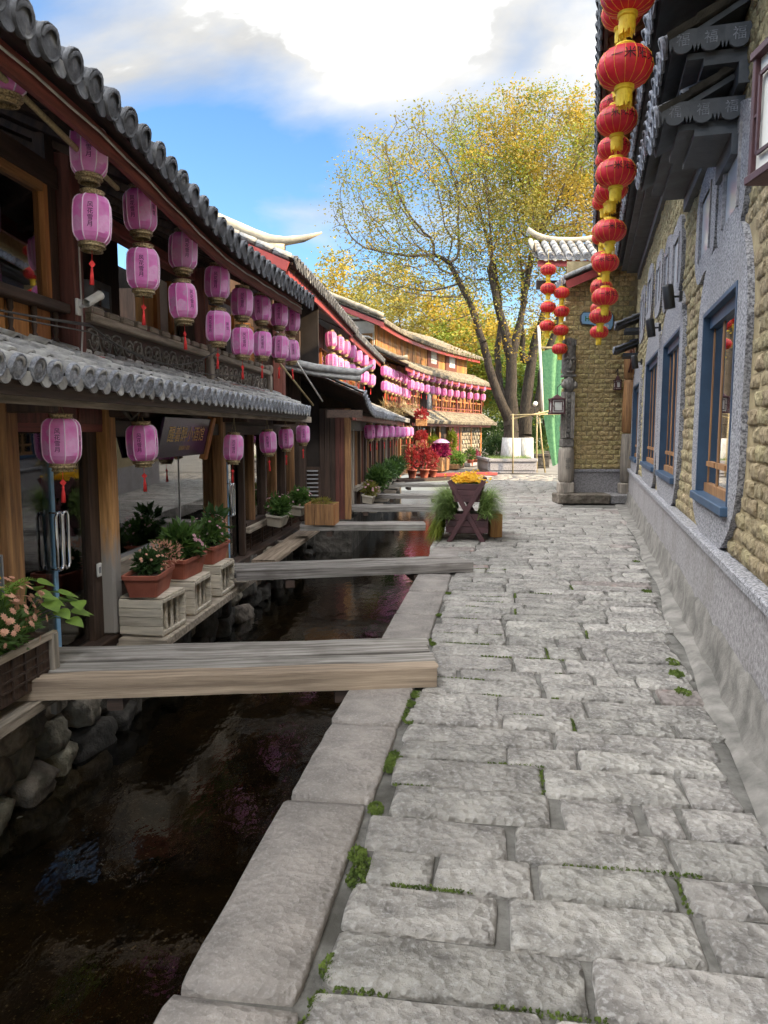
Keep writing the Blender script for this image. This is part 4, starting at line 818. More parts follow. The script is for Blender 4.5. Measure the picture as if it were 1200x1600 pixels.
# balcony storey
for i in range(30): Cb('wall_plank', ('wood_orange', 'wood_red', 'wood_brown')[i % 3], -.45, -.41 + .008 * (i % 2), i * .41, i * .41 + .405, 2.5, 4.2)
for u_ in (.6, 2.2, 3.8, 5.6, 7.6, 9.6): Cb('window', 'glass', -.395, -.385, u_, u_ + .9, 2.95, 3.75); lattice(u_, u_ + .9, 2.95, 3.75, -.38, 5, 4, .03).build('window_lattice', 'wood_orange', HC, warp=wc)
Cb('balcony_floor', 'wood_red_h', -.4, .12, 0, 12.2, 2.5, 2.58, 16); Cb('handrail', 'wood_orange_h', .05, .11, .2, 12.2, 3.02, 3.08, 16); Cb('handrail', 'wood_red_h', .06, .1, .2, 12.2, 2.68, 2.73, 16)
for i in range(48): Cb('baluster', 'wood_orange' if i % 2 else 'wood_red', .062, .098, .3 + i * .25, .34 + i * .25, 2.58, 3.02)
for u_ in (.2, 2.4, 4.6, 6.8, 9.0, 11.2, 12.3): Cb('post', 'wood_red', .03, .13, u_ - .06, u_ + .06, 2.5, 4.05)
tile_roof(HC, -.9, 12.7, .62, 3.98, -.62, 4.55, .22, .22, .07, 0, 'tile_warm', 'tile_dark', joined=True, warp=wc, seed=22)
Cb('fascia_board', 'red_paint', .50, .54, -.8, 12.6, 3.80, 3.93, 20)
ridge_cap(HC, 'roof_ridge', [wc((.62 - 1.24 * i / 6, -.95, 4.08 + .57 * i / 6 + (.18 * (1 - i / 2) ** 2 if i < 2 else 0))) for i in range(7)], .08, 'tile_warm')
# top storey: orange plank wall, lattice windows, white gable toward the canal
for i in range(44): Cb('wall_plank', ('wood_orange', 'wood_brown', 'wood_orange')[i % 3], -.72, -.68 + .008 * (i % 2), -.4 + i * .285, -.12 + i * .285, 4.4, 5.75)
for u_ in (7.2, 9.6):
    Cb('window_frame', 'wood_red', -.68, -.63, u_ - .2, u_ + 1.2, 4.62, 5.45, 2); Cb('window_pane', 'sky_pane', -.625, -.618, u_ + .2, u_ + .9, 4.8, 5.35); lattice(u_ + .2, u_ + .9, 4.8, 5.35, -.615, 3, 4, .03).build('window_lattice', 'cream_wall', HC, warp=wc)
tile_roof(HC, -1.75, 12.9, -.08, 5.42, -3.3, 6.75, .22, .24, .07, 0, 'tile_warm', 'tile_dark', joined=True, warp=wc, seed=23)
Cb('fascia_board', 'red_paint', -.22, -.18, -1.7, 12.7, 5.22, 5.36, 20)
b = MB()
gp = [(-4.2, 4.3), (-.72, 4.3), (-.72, 5.5), (-3.4, 6.55), (-4.2, 6.2)]
b.prism(gp, -.5, -.42, Matrix(((1, 0, 0, 0), (0, 0, 1, 0), (0, 1, 0, 0), (0, 0, 0, 1)))).build('gable_wall', 'cream_wall', HC, warp=wc)
Cb('window_frame', 'wood_orange', -1.55, -.78, -.54, -.50, 4.38, 5.18); Cb('dark_opening_plate', 'dark_room', -1.47, -.86, -.56, -.53, 4.45, 5.08)  # solid dark plate on the gable stands in for the shaded inside
Cb('gable_beam', 'wood_dark', -4.0, -.74, -.54, -.50, 5.62, 5.70); Cb('gable_post', 'wood_dark', -2.2, -2.12, -.545, -.505, 5.2, 6.1)
sc2 = math.atan2(1.33, 3.22); vb = MB()
for i in range(8): o0 = -3.3 + i * .405; vb.box(o0, o0 + .41, -1.80, -1.76, 0, .17)
vb.v = [(p_[0], p_[1], p_[2] + 5.20 + (-p_[0] - .08) * .413) for p_ in vb.v]; vb.build('verge_board', 'red_paint', HC, warp=wc)
pts = []
for i in range(13): q_ = i / 12; x = -3.4 + 3.3 * q_; pts.append(wc((x, -1.72, 5.48 + (-x - .08) * .413 + .12 + (.5 * (1 - q_ / .12) if q_ < .12 else 0))))
ridge_cap(HC, 'verge_ridge', pts, [.03, .07] + [.09] * 11, 'tile_warm')
aw = MB(); aw.prism([(-3.9, 5.42), (-.75, 5.0), (-.75, 4.96), (-3.9, 5.36)], -1.2, -.52, Matrix(((1, 0, 0, 0), (0, 0, 1, 0), (0, 1, 0, 0), (0, 0, 0, 1)))); aw.build('cloth_awning', 'paper', HC, warp=wc)
G5 = 'pink lanterns in pairs along the sunlit house balcony'
for i in range(13):
    u_ = .55 + i * .93; x, y, z = WC(.45, u_, 4.10); s_ = 'sunlit ' if i < 3 else ''
    pink(x, y, z - .38 - .08, .10, f'{s_}pink lantern, upper of the {nth(i)} pair along the sunlit orange house balcony', G5, False, False, sc_=1.1); pink(x, y, z - .38 - .56, .07, f'{s_}pink lantern, lower of the {nth(i)} pair along the sunlit orange house balcony', G5, True, False, sc_=1.1)
t = thing('air_conditioner', 'dark air conditioner unit on the balcony rail of the sunlit house', 'air conditioner', WC(.25, 4.0, 2.55), -ph(4)); MB().box(-.16, .16, -.4, .4, 0, .75, .02).build('case', 'black_metal', t); MB().lathe([(.0, 0), (.06, .01), (.26, .012), (.28, .0)], 18).build('fan_grille', 'grey_metal', t, True, loc=(.165, -.08, .38), rot=(0, R(90), 0))
# ================================================================ right-hand adobe house
ANG = math.atan(.278); W0 = (.956, 0, 0); ROT_R = PI - ANG
HR = thing('adobe_house', 'ochre adobe house with grey plaster window surrounds, blue reveals and stacked tiled eaves', 'house', W0, ROT_R)
def Rb(name, m, o0, o1, u0, u1, z0, z1, bev=0, jit=0, par=None): return bx(name, m, par or HR, o0, o1, -u1, -u0, z0, z1, bev, jit)
def TR(o, u, z=0):
    c_, s_ = math.cos(ROT_R), math.sin(ROT_R); return (W0[0] + o * c_ + u * s_, W0[1] + o * s_ - u * c_, z)
WIN = [(4.98, 6.45, 1.08, 2.56), (8.15, 9.95, 1.08, 2.70), (10.7, 13.0, 1.08, 2.74), (14.6, 16.5, 1.05, 2.55)]
SMALL = [(5.15, 5.72, 3.08, 3.56), (6.35, 6.95, 3.10, 3.58), (8.6, 9.2, 3.25, 3.75), (9.75, 10.3, 3.35, 3.85), (11.0, 11.6, 3.45, 3.95), (12.6, 13.3, 3.6, 4.1), (14.4, 15.2, 3.5, 4.1)]
D = -.34
# wall body built as piers and bands round the windows
Rb('wall', 'adobe_bed', D, 0, -3, 17.2, -.1, 1.05); e_ = -3
for a_, b_, z0, z1 in WIN: Rb('wall', 'adobe_bed', D, 0, e_, a_, 1.05, 2.8); e_ = b_; Rb('wall', 'adobe_bed', D, 0, a_, b_, z1, 2.8); Rb('wall', 'adobe_bed', D, -.001, a_, b_, 1.05, z0 + .001)
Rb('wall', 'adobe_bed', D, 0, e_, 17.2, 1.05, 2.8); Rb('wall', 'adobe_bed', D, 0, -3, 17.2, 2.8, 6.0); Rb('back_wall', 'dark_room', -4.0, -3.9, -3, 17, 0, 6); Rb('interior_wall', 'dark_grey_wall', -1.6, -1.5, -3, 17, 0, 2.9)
# plinth, moulding, rough foot
Rb('plinth', 'granite', -.02, .055, -3, 17.05, .0, .72); Rb('plinth_moulding', 'speckle', -.02, .095, -3, 17.08, .725, .795, .012)
b = MB(); n = 90
for i in range(n + 1):
    u_ = 17 - 20 * i / n; 
    for q, (o_, z_) in enumerate(((.056, .30), (.075, .24), (.085, .1), (.12, .0))): s_ = noise.noise((u_ * 3, q * 2.1, 0)) * .03; b.v.append((o_ + s_ * .7, -u_, z_ + s_ * 2))
for i in range(n):
    for j in range(3): a_ = i * 4 + j; b.f.append((a_, a_ + 4, a_ + 5, a_ + 1))
b.build('wall_foot', 'concrete', HR, True)
# plaster surrounds with wavy outlines
SUR = []
def surround(a_, b_, z0, z1, m0, m1, mt, mb, seed, th=.04):
    n = 48; rr = random.Random(seed); cu, cz = (a_ + b_) / 2, (z0 + z1) / 2; outer = []; inner = []
    for i in range(n):
        t = 2 * PI * i / n; cx_, sx_ = math.cos(t), math.sin(t); k_ = 1 / max(abs(cx_), abs(sx_)); ix, iz = cx_ * k_, sx_ * k_
        inner.append((cu + ix * (b_ - a_) / 2, cz + iz * (z1 - z0) / 2)); w_ = 1 + .22 * noise.noise((cx_ * 1.7 + seed, sx_ * 1.7, seed * .37)) + .05 * noise.noise((cx_ * 6, sx_ * 6, seed))
        kk = (abs(cx_) ** 3.2 + abs(sx_) ** 3.2) ** (-1 / 3.2)
        outer.append((cu + cx_ * kk * ((b_ - a_) / 2 + (m1 if cx_ > 0 else m0) * w_), max(.79, cz + sx_ * kk * ((z1 - z0) / 2 + (mt if sx_ > 0 else mb) * w_))))
    b = MB(); b.v = [(th, -u_, z_) for u_, z_ in outer] + [(th, -u_, z_) for u_, z_ in inner] + [(-.01, -u_, z_) for u_, z_ in outer]
    for i in range(n): j = (i + 1) % n; b.f += [(i, j, n + j, n + i), (2 * n + i, 2 * n + j, j, i)]
    b.build('plaster_surround', 'speckle', HR); SUR.append(outer)
def inside(poly, x, y):
    c_ = False; n = len(poly)
    for i in range(n):
        (x0, y0), (x1, y1) = poly[i], poly[i - 1]
        if (y0 > y) != (y1 > y) and x < (x1 - x0) * (y - y0) / (y1 - y0) + x0: c_ = not c_
    return c_
for i, (a_, b_, z0, z1) in enumerate(WIN): surround(a_, b_, z0, z1, .34, .34 if i != 1 else .6, .42, .36, i + 1, .04 + .004 * i)
for i, (a_, b_, z0, z1) in enumerate(SMALL):
    surround(a_, b_, z0, z1, .26, .26, .2, .20, i + 11, .035 + .003 * (i % 3)); Rb('small_window', 'sky_pane', .016, .024, a_, b_, z0, z1)  # small windows: sky reflection painted as a pale pane, no glass
    for q in (0, 1): Rb('window_bar', 'granite', .02, .05, (a_, b_)[q] - .02, (a_, b_)[q] + .02, z0 - .02, z1 + .02)
# big windows
for i, (a_, b_, z0, z1) in enumerate(WIN):
    fd = -.065
    Rb('window_reveal', 'blue_paint', fd, .046, b_ - .035, b_ + .002, z0, z1); Rb('window_reveal', 'blue_paint', fd, .046, a_ - .002, a_ + .03, z0, z1); Rb('window_reveal', 'blue_paint', fd, .046, a_ + .03, b_ - .035, z1 - .03, z1 + .002); Rb('window_sill', 'blue_paint', fd, .085, a_ - .03, b_ + .03, z0 - .035, z0 + .03, .006)
    Rb('window_frame', 'blue_paint', fd, fd + .06, a_ + .03, b_ - .035, z1 - .12, z1 - .03); Rb('window_frame', 'wood_brown', fd, fd + .05, a_ + .03, b_ - .035, z0 + .03, z0 + .10)
    n = 3 if i == 0 else 4; w_ = (b_ - a_ - .065) / n
    for q in range(n + 1): c_ = a_ + .03 + q * w_; Rb('window_mullion', 'wood_brown', fd, fd + .028, max(a_ + .031, c_ - .035), min(b_ - .036, c_ + .035), z0 + .10, z1 - .12, .004)
    for q in range(n): Rb('window_pane', 'glass', fd + .015, fd + .022, a_ + .03 + q * w_ + .03, a_ + (q + 1) * w_, z0 + .10, z1 - .12); Rb('casement_rail', 'wood_brown', fd + .005, fd + .045, a_ + .03 + q * w_ + .03, a_ + (q + 1) * w_, z0 + .24, z0 + .28)
# adobe bricks
def brick_mesh(seed, w_, h_, d_=.03, m='adobe'):
    r = random.Random(seed); b = MB(); nx, nz = 6, 4
    for j in range(nz + 1):
        for i in range(nx + 1):
            e = i in (0, nx) or j in (0, nz); s_ = (lambda q: q)((-.5 + (0, .05, .3, .5, .7, .95, 1)[i]) * w_) * (1 - r.uniform(0, .03)); t_ = (-.5 + (0, .14, .5, .86, 1)[j]) * h_ * (1 - r.uniform(0, .08)); b.v.append((r.uniform(0, .3) * d_ if e else d_ * r.uniform(.55, 1.2), s_, t_))
    for j in range(nz):
        for i in range(nx): a_ = j * (nx + 1) + i; b.f.append((a_, a_ + 1, a_ + nx + 2, a_ + nx + 1))
    me = b.mesh('brick', True); me.materials.append(MAT[m]); return me
BW, BH = .225, .104; bms = [brick_mesh(i, BW * (.86 + .02 * i), BH * (.86 + .025 * i), .013 + .0025 * i) for i in range(6)]; cnt = 0; fb = MB()
for zi in range(46):
    z_ = .85 + zi * BH; u_ = 3.35 + (BW / 2 if zi % 2 else 0)
    while u_ < 17.0:
        if not any(inside(s_, u_ + du_, z_) for s_ in SUR for du_ in (-.09, .09)) and not any(a_ < u_ < b_ and z0 < z_ < z1 for a_, b_, z0, z1 in WIN):
            me = bms[rnd.randrange(6)]; loc = (-.004 + U(-.004, .006), -u_ + U(-.008, .008), z_ + U(-.005, .005))
            if u_ < 7.9 and z_ < 4.2 and cnt < 300: ob('brick', me, None, HR, loc, (U(-.02, .02), 0, 0)); cnt += 1
            else: fb.add([v.co for v in me.vertices], [tuple(p_.vertices) for p_ in me.polygons], Matrix.Translation(loc))
        u_ += BW
fb.build('brick', 'adobe', HR, True, kind='stuff')
# stacked eaves with scalloped end plates
def plate(root, u_, o0, o1, z_, n, m='slate'):
    w_ = (o1 - o0) / n; b = MB(); M_ = Matrix(((1, 0, 0, 0), (0, 0, 1, 0), (0, 1, 0, 0), (0, 0, 0, 1)))
    for i in range(n):
        x0 = o0 + i * w_; pts = [(x0, z_ + .05), (x0 + w_, z_ + .05), (x0 + w_, z_ - .04), (x0 + w_ * .94, z_ - .085), (x0 + w_ * .86, z_ - .04)] + [(x0 + w_ * (.5 + .36 * math.cos(a_)), z_ - .05 - .045 * math.sin(a_)) for a_ in (.5, 1.1, PI / 2, PI - 1.1, PI - .5)] + [(x0 + w_ * .14, z_ - .04), (x0 + w_ * .06, z_ - .085), (x0, z_ - .04)]
        MB().prism(pts, -u_, -u_ + .018, M_).build('scalloped_plate', m, root)
        tx = text_mb('福', .085); MB().add([(-v[0], v[1], 0) for v in tx.v], [f_[::-1] for f_ in tx.f], Matrix.Translation((x0 + w_ / 2, 0, z_ - .012)) @ M_ @ Matrix.Translation((0, 0, -u_ + .0225))).build('lettering', 'tile_disc', root)
def pent(u0, u1, z_, o_, nplate, rise=.28, par=None):
    tile_roof(HR, -u1, -u0, o_, z_, -.02, z_ + rise, .2, .2, .06, 99 if u1 < 9 else 2, 'tile_dark', 'tile_disc', under='slate', seed=int(u0 * 10), drip=True)
    Rb('soffit_slab', 'slate', .02, o_ - .12, u0 + .03, u1 - .03, z_ - .11, z_ - .07); Rb('soffit_slab', 'slate', .02, o_ - .22, u0 + .02, u1 - .02, z_ - .16, z_ - .11); Rb('cornice', 'slate', -.01, .07, u0, u1 - .05, z_ - .3, z_ - .16)
    if nplate: plate(HR, u0 - .02, .0, o_, z_ + .0, nplate)
pent(5.3, 6.0, 3.74, .52, 3); pent(5.15, 8.1, 4.12, .50, 3); pent(7.2, 16.2, 5.02, .50, 2)
for u_, z_ in ((15.9, 3.75), (16.35, 3.30)): tile_roof(HR, -u_ - .35, -u_ + .35, .46, z_, -.02, z_ + .18, .14, .16, .045, 99, 'tile_dark', 'tile_disc', under='slate', seed=int(u_ * 7)); Rb('soffit_slab', 'slate', .0, .30, u_ - .3, u_ + .3, z_ - .14, z_ - .07)
# ridge ornament above the near eave
for i in range(3):
    x0 = .05 + i * .3; b = MB(); b.tube([(x0 - .15, -4.95, 4.62 + .0), (x0 - .08, -4.93, 4.52), (x0, -4.92, 4.49), (x0 + .08, -4.93, 4.52), (x0 + .15, -4.95, 4.62)], .045, 8); b.build('ornament_curl', 'tile_disc', HR, True); dm = disc_mesh(.085, 16); dm.materials.append(MAT['tile_disc']); ob('ornament_disc', dm, None, HR, (x0 + .15, -4.84, 4.63), (0, 0, PI / 2))
tile_roof(HR, -6.6, -4.95, .56, 4.6, -.02, 4.98, .2, .2, .06, 99, 'tile_dark', 'tile_disc', under='slate', seed=77)
# main roof
tile_roof(HR, -17.3, -2.5, .92, 5.70, -3.0, 7.75, .22, .24, .075, 1, 'tile_dark', 'tile_dark', under='wood_red_h', seed=31)
b = MB(); b.prism([(-3.0, 7.72), (-6.6, 5.7), (-6.6, 5.62), (-3.0, 7.64)], -17.2, -2.5, Matrix(((1, 0, 0, 0), (0, 0, 1, 0), (0, 1, 0, 0), (0, 0, 0, 1)))).build('rear_roof_slope', 'tile_dark', HR); Rb('end_wall', 'adobe_bed', -6.0, D, 17.1, 17.2, 0, 6.0); Rb('end_wall', 'adobe_bed', -6.0, D, -3, -2.9, 0, 6.0); Rb('sun_block_box', 'adobe_bed', -6.0, -.55, 17.21, 17.85, 0, 6.6)  # unseen box added past the end wall to keep sun off the brick front
for a_, b_ in ((-17.2, -17.1), (-2.6, -2.5)): MB().prism([(.0, 6.0), (-6.0, 6.0), (-3.0, 7.6)], a_, b_, Matrix(((1, 0, 0, 0), (0, 0, 1, 0), (0, 1, 0, 0), (0, 0, 0, 1)))).build('gable_wall', 'adobe_bed', HR)
sr = math.atan2(2.05, 3.92)
for i in range(40): MB().box(-1.5, 0, -.035, .035, -.08, 0).build('rafter', 'wood_brown', HR, loc=(.86, -17.1 + i * .37, 5.655), rot=(0, sr, 0))
Rb('purlin', 'wood_brown', .38, .50, 2.5, 17.2, 5.68, 5.80, .02); Rb('fascia_board', 'wood_dark_h', .86, .89, 2.5, 17.25, 5.56, 5.66)
# ================================================================ yellow brick end building
HY = thing('adobe_brick_building', 'narrow ochre adobe brick building on grey stone base behind carved posts', 'building', (4.10, 17.0, 0), PI)
Yb = lambda name, m, x0, x1, y0, y1, z0, z1, **k: bx(name, m, HY, 4.10 - x1, 4.10 - x0, 17 - y1, 17 - y0, z0, z1, **k)
XY = lambda x, y: (4.10 - x, 17 - y)
MB().prism([XY(4.1, 17), XY(10, 17), XY(11, 22.5), XY(5.7, 22.5)][::-1], .6, 5.4, Matrix.Identity(4)).build('wall', 'adobe_bed', HY); MB().prism([XY(4.06, 16.95), XY(10, 16.95), XY(11, 22.4), XY(5.66, 22.4)][::-1], 0, .68, Matrix.Identity(4)).build('stone_base', 'granite', HY); Yb('base_moulding', 'speckle', 4.04, 5.7, 16.91, 16.96, .685, .75, bev=.01)
Yb('step_stone', 'rubble', 3.88, 5.05, 16.32, 16.94, .0, .22, bev=.02, jit=.01); Yb('step_stone', 'granite', 5.06, 5.55, 16.34, 16.93, .0, .21, bev=.02, jit=.01)
bms2 = [brick_mesh(30 + i, .25 * (.9 + .025 * i), .108 * .97, .022, 'adobe_yellow') for i in range(5)]; cnt = 0; jb = MB()
for zi in range(41):
    z_ = .81 + zi * .108; x_ = 4.22 + (.06 if zi % 2 else -.06)
    while x_ < 5.62:
        if z_ < 4.85 + (x_ - 4.1) * .4:
            ob('brick', rnd.choice(bms2), None, HY, (4.10 - x_ + U(-.012, .012), U(-.006, .001), z_ + U(-.006, .006)), (0, 0, PI / 2)); cnt += 1
        x_ += .25
# roofs of the end building
tile_roof(HY, -1.1, .36, .12, 4.92, -1.9, 5.75, .2, .22, .065, 2, 'tile_light', 'tile_disc', seed=41, under='wood_dark_h')
sy = math.atan2(.83, 2.02); MB().box(-2.2, .02, -.02, .02, -.2, -.03).build('verge_board', 'red_paint', HY, loc=(.12, .40, 4.92), rot=(0, sy, 0))
for i in range(9): MB().tube([(-.26 - i * .25, 0, .06), (-.0 - i * .25, 0, .055)], .05, 8).build('verge_tile', 'tile_light', HY, True, loc=(.12, .38, 4.93), rot=(0, sy, 0))
# porch roof facing the street end
HG = thing('porch_roof', 'small tiled porch roof with curled ridge above the red eave board', 'roof', (4.5, 18.1, 0), -PI / 2)
tile_roof(HG, -.95, .9, .55, 5.62, -.25, 6.12, .21, .22, .075, 99, 'tile_light', 'tile_disc', seed=43, under='wood_dark_h')
bx('eave_board', 'red_paint', HG, .46, .50, -.93, .88, 5.42, 5.56); ridge_cap(HG, 'ridge', [(-.25, -1.05 + i * .2, 6.2 + .25 * (abs(i - 5) / 5.0) ** 3) for i in range(11)], .07, 'ridge')
ridge_cap(HG, 'hip_ridge', [(-.2, -.98, 6.18), (.2, -1.0, 5.95), (.5, -1.02, 5.80), (.66, -1.04, 5.92)], [.06, .06, .05, .02], 'ridge')
for y_ in (.02, .7): bx('post', 'wood_dark', HG, -.1, .05, y_ - .07, y_ + .07, 0, 5.7)
bx('lintel', 'wood_dark_h', HG, -.08, .04, -.85, .85, 5.0, 5.2)
# carved posts
t = thing('carved_post', 'tall grey carved totem post with stacked figures at the brick building corner', 'post', (4.13, 16.72, .22))
MB().box(-.17, .17, -.15, .15, 0, .24, .02, jit=.008).build('base_block', 'wood_grey', t); MB().lathe([(.13, .24), (.17, .30), (.175, .5), (.175, .9), (.165, 1.0), (.14, 1.04)], 14, rad=lambda a, z: 1 + .04 * math.cos(a * 4)).build('drum', 'wood_grey', t, True)
tx = text_mb('福禄', .13, True); MB().add([(v[0], -.185, .68 + v[1]) for v in tx.v], tx.f).build('carved_lettering', 'carved', t)
MB().box(-.14, .14, -.13, .13, 1.04, 1.22, .02).build('collar', 'carved', t); 
MB().box(-.13, .13, -.12, .12, 1.22, 2.28, .02).build('shaft', 'carved', t)
for x_ in (-.11, -.065, .065, .11): MB().box(x_ - .018, x_ + .018, -.15, -.12, 1.24, 2.26, .006).build('fluting', 'carved_light', t)
for i in range(9): MB().box(-.03, .03, -.16, -.12, 1.26 + i * .11, 1.34 + i * .11, .01).build('bead', 'carved', t)
b = MB().lathe([(.06, 0), (.1, .03), (.14, .12), (.15, .2), (.11, .3), (.05, .34)], 12); b.build('crouched_figure', 'carved', t, True, loc=(0, -.06, 2.26)); 
for s_ in (-1, 1): MB().lathe([(.0, -.08), (.05, -.05), (.07, 0), (.05, .06), (.0, .09)], 10).build('figure_arm', 'carved_light', t, True, loc=(s_ * .12, -.12, 2.42))
MB().box(-.15, .15, -.12, .12, 2.6, 2.66, .01).build('collar', 'carved', t)
MB().lathe([(.13, 2.66), (.16, 2.75), (.16, 3.0), (.14, 3.15), (.15, 3.28)], 12, rad=lambda a, z: 1 + .06 * math.cos(a * 3)).build('mask', 'carved', t, True)
for s_ in (-1, 1): MB().tube([(s_ * .02, -.17, 2.98), (s_ * .07, -.175, 3.02), (s_ * .13, -.14, 2.97)], .02, 6).build('brow', 'carved_light', t, True); MB().lathe([(0, -.03), (.03, 0), (0, .03)], 8).build('eye', 'carved_light', t, True, loc=(s_ * .065, -.165, 2.93))
MB().tube([(0, -.165, 2.98), (0, -.20, 2.82), (0, -.165, 2.78)], .025, 6).build('nose', 'carved_light', t, True); MB().tube([(-.07, -.16, 2.72), (0, -.175, 2.70), (.07, -.16, 2.72)], .015, 6).build('mouth', 'carved_light', t, True)
for i in range(5): MB().box(-.14 + i * .056, -.09 + i * .056, -.13, .12, 3.28, 3.46 - .02 * abs(i - 2), .008).build('crown_stave', 'carved', t)
t = thing('carved_post', 'thick brown timber column with carved top between the brick and plaster walls', 'post', (5.55, 16.74, .21))
MB().box(-.19, .19, -.15, .15, 0, .24, .02, jit=.01).build('base_block', 'wood_grey', t)
for z0, z1, m_ in ((.24, 1.35, 'wood_grey'), (1.36, 2.55, 'wood_brown'), (2.56, 3.35, 'wood_brown')): MB().lathe([(.13, z0), (.17, z0 + .04), (.18, (z0 + z1) / 2), (.165, z1 - .04), (.15, z1)], 16, rad=lambda a, z: 1 + .035 * math.sin(a * 5 + z)).build('drum', m_, t, True)
for i in range(4): MB().tube([(-.12 + .06 * i, -.17, 2.7), (-.08 + .05 * i, -.185, 2.95), (-.12 + .06 * i, -.16, 3.25)], .02, 6).build('carved_ridge', 'wood_red', t, True)
# enamel advertising sign
t = thing('wall_sign', 'pale blue enamel sign with green letters high on the brick wall', 'sign', (4.80, 16.93, 4.0))
MB().prism([(-.33, .02), (-.36, .08), (-.36, .2), (-.32, .26), (.30, .26), (.34, .2), (.34, -.02), (.30, -.1), (-.04, -.1), (-.07, -.06), (-.07, 0)], 0, .05, Matrix(((1, 0, 0, 0), (0, 0, 1, 0), (0, 1, 0, .0), (0, 0, 0, 1)))).build('panel', 'sign_blue', t, loc=(0, -.03, 0))
MB().prism([(-.35, .0), (-.385, .08), (-.385, .2), (-.33, .285), (.31, .285), (.365, .2), (.365, -.02), (.31, -.125), (-.05, -.125), (-.09, -.06), (-.09, 0)], .02, .06, Matrix(((1, 0, 0, 0), (0, 0, 1, 0), (0, 1, 0, 0), (0, 0, 0, 1)))).build('rim', 'sign_dark', t, loc=(0, -.03, 0))
tx = text_mb('Heineken', .15, bold=.004); MB().add([(v[0], -.034, v[1] + .13) for v in tx.v], tx.f).build('lettering', 'letter_green', t)
tx = text_mb('SILVER', .10, bold=.002); MB().add([(v[0] + .12, -.034, v[1] - .035) for v in tx.v], tx.f).build('lettering', 'paper', t)
# lamps on the walls
def spot(loc, rot, label):
    t = thing('wall_spotlight', label, 'spotlight', loc, rot); MB().box(0, .03, -.04, .04, -.05, .05, .005).build('mount', 'black_metal', t); MB().tube([(.03, 0, 0), (.10, 0, .0)], .012, 6).build('arm', 'black_metal', t); MB().lathe([(.0, -.12), (.05, -.12), (.055, -.11), (.055, .10), (.05, .12), (.045, .09), (.0, .085)], 14).build('housing', 'black_metal', t, True, loc=(.13, 0, 0), rot=(0, R(8), 0))
spot(TR(.05, 8.0, 2.98), ROT_R, 'black cylinder spotlight above the second blue window'); spot(TR(.05, 10.35, 2.98), ROT_R, 'black cylinder spotlight between the second and third blue windows'); spot(TR(.05, 13.9, 2.85), ROT_R, 'black cylinder spotlight beside the last blue window')
def boxlamp(loc, s_, h_, label, m='maroon', arm=None):
    t = thing('box_lantern', label, 'lantern', loc); e = s_ * .09
    for sx in (-1, 1):
        for sy in (-1, 1): MB().box(sx * (s_ / 2 - e / 2) - e / 2, sx * (s_ / 2 - e / 2) + e / 2, sy * (s_ / 2 - e / 2) - e / 2, sy * (s_ / 2 - e / 2) + e / 2, 0, h_, .003).build('corner_bar', m, t)
    for z_ in (0, h_ - e): MB().box(-s_ / 2 - .01, s_ / 2 + .01, -s_ / 2 - .01, s_ / 2 + .01, z_ - .005, z_ + e + .005, .004).build('rim', m, t)
    for a_ in range(4):
        b = MB(); w_ = s_ * .30
        for z_ in (h_ * .2, h_ * .8): b.box(-w_, w_, -.006, .006, z_ - .008, z_ + .008)
        for x_ in (-w_, w_): b.box(x_ - .008, x_ + .008, -.006, .006, h_ * .2, h_ * .8)
        for x_, z_ in ((-w_, h_ * .5), (w_, h_ * .5)): b.box(min(x_, x_ * 1.45), max(x_, x_ * 1.45), -.005, .005, z_ - .006, z_ + .006)
        b.build('lattice', m, t, loc=(math.sin(a_ * PI / 2) * s_ * .47, -math.cos(a_ * PI / 2) * s_ * .47, 0), rot=(0, 0, a_ * PI / 2))
    MB().box(-s_ * .42, s_ * .42, -s_ * .42, s_ * .42, e, h_ - e).build('paper_shade', 'paper', t); MB().lathe([(s_ * .5, h_), (s_ * .3, h_ + .05), (.02, h_ + .09), (.0, h_ + .1)], 4, rot=PI / 4).build('cap', m, t)
    MB().tube([(0, 0, h_ + .08), (0, 0, h_ + .25)] + ([arm] if arm else []), .01, 6).build('bracket', 'black_metal', t)
boxlamp((1.80, 3.34, 2.72), .30, .56, 'large maroon wooden box lantern jutting from the near adobe wall', arm=(.12, .05, .84))
boxlamp((3.86, 16.6, 2.0), .30, .34, 'small wooden box lantern hanging beside the totem post', arm=(.2, .1, .75))
boxlamp((5.28, 16.86, 2.55), .14, .22, 'tiny wooden wall lantern on the brick wall by the brown column', arm=(.0, .14, .4))
# ================================================================ red lanterns
rl = {}
LB = lambda a, z: 1 - .035 * abs(math.sin(a * 8))
prof = [(.055 * 1, -.115), (.09, -.108), (.135, -.085), (.165, -.045), (.175, 0), (.165, .045), (.135, .085), (.09, .108), (.055, .115)]
rl['globe'] = (MB().lathe(prof, 48, rad=LB).mesh('globe', True), 'red_silk')
b = MB()
for j in range(16): a_ = 2 * PI * (j + .5) / 16 - PI / 16 * 0; an = 2 * PI * j / 16; b.tube([(math.cos(an) * (r_ + .0006), math.sin(an) * (r_ + .0006), z_) for r_, z_ in prof], .0011, 4)
rl['ribs'] = (b.mesh('ribs', True), 'gold_yellow')
rl['top_cap'] = (MB().lathe([(.056, .11), (.062, .112), (.062, .122), (.056, .124), (.062, .127), (.062, .137), (.05, .14), (0, .14)], 20).mesh('top_cap', True), 'gold_yellow')
rl['bottom_cap'] = (MB().lathe([(.056, -.11), (.062, -.112), (.062, -.122), (.056, -.124), (.062, -.127), (.062, -.137), (.05, -.14), (0, -.14)], 20).mesh('bottom_cap', True), 'gold_yellow')
b = MB(); r = random.Random(9)
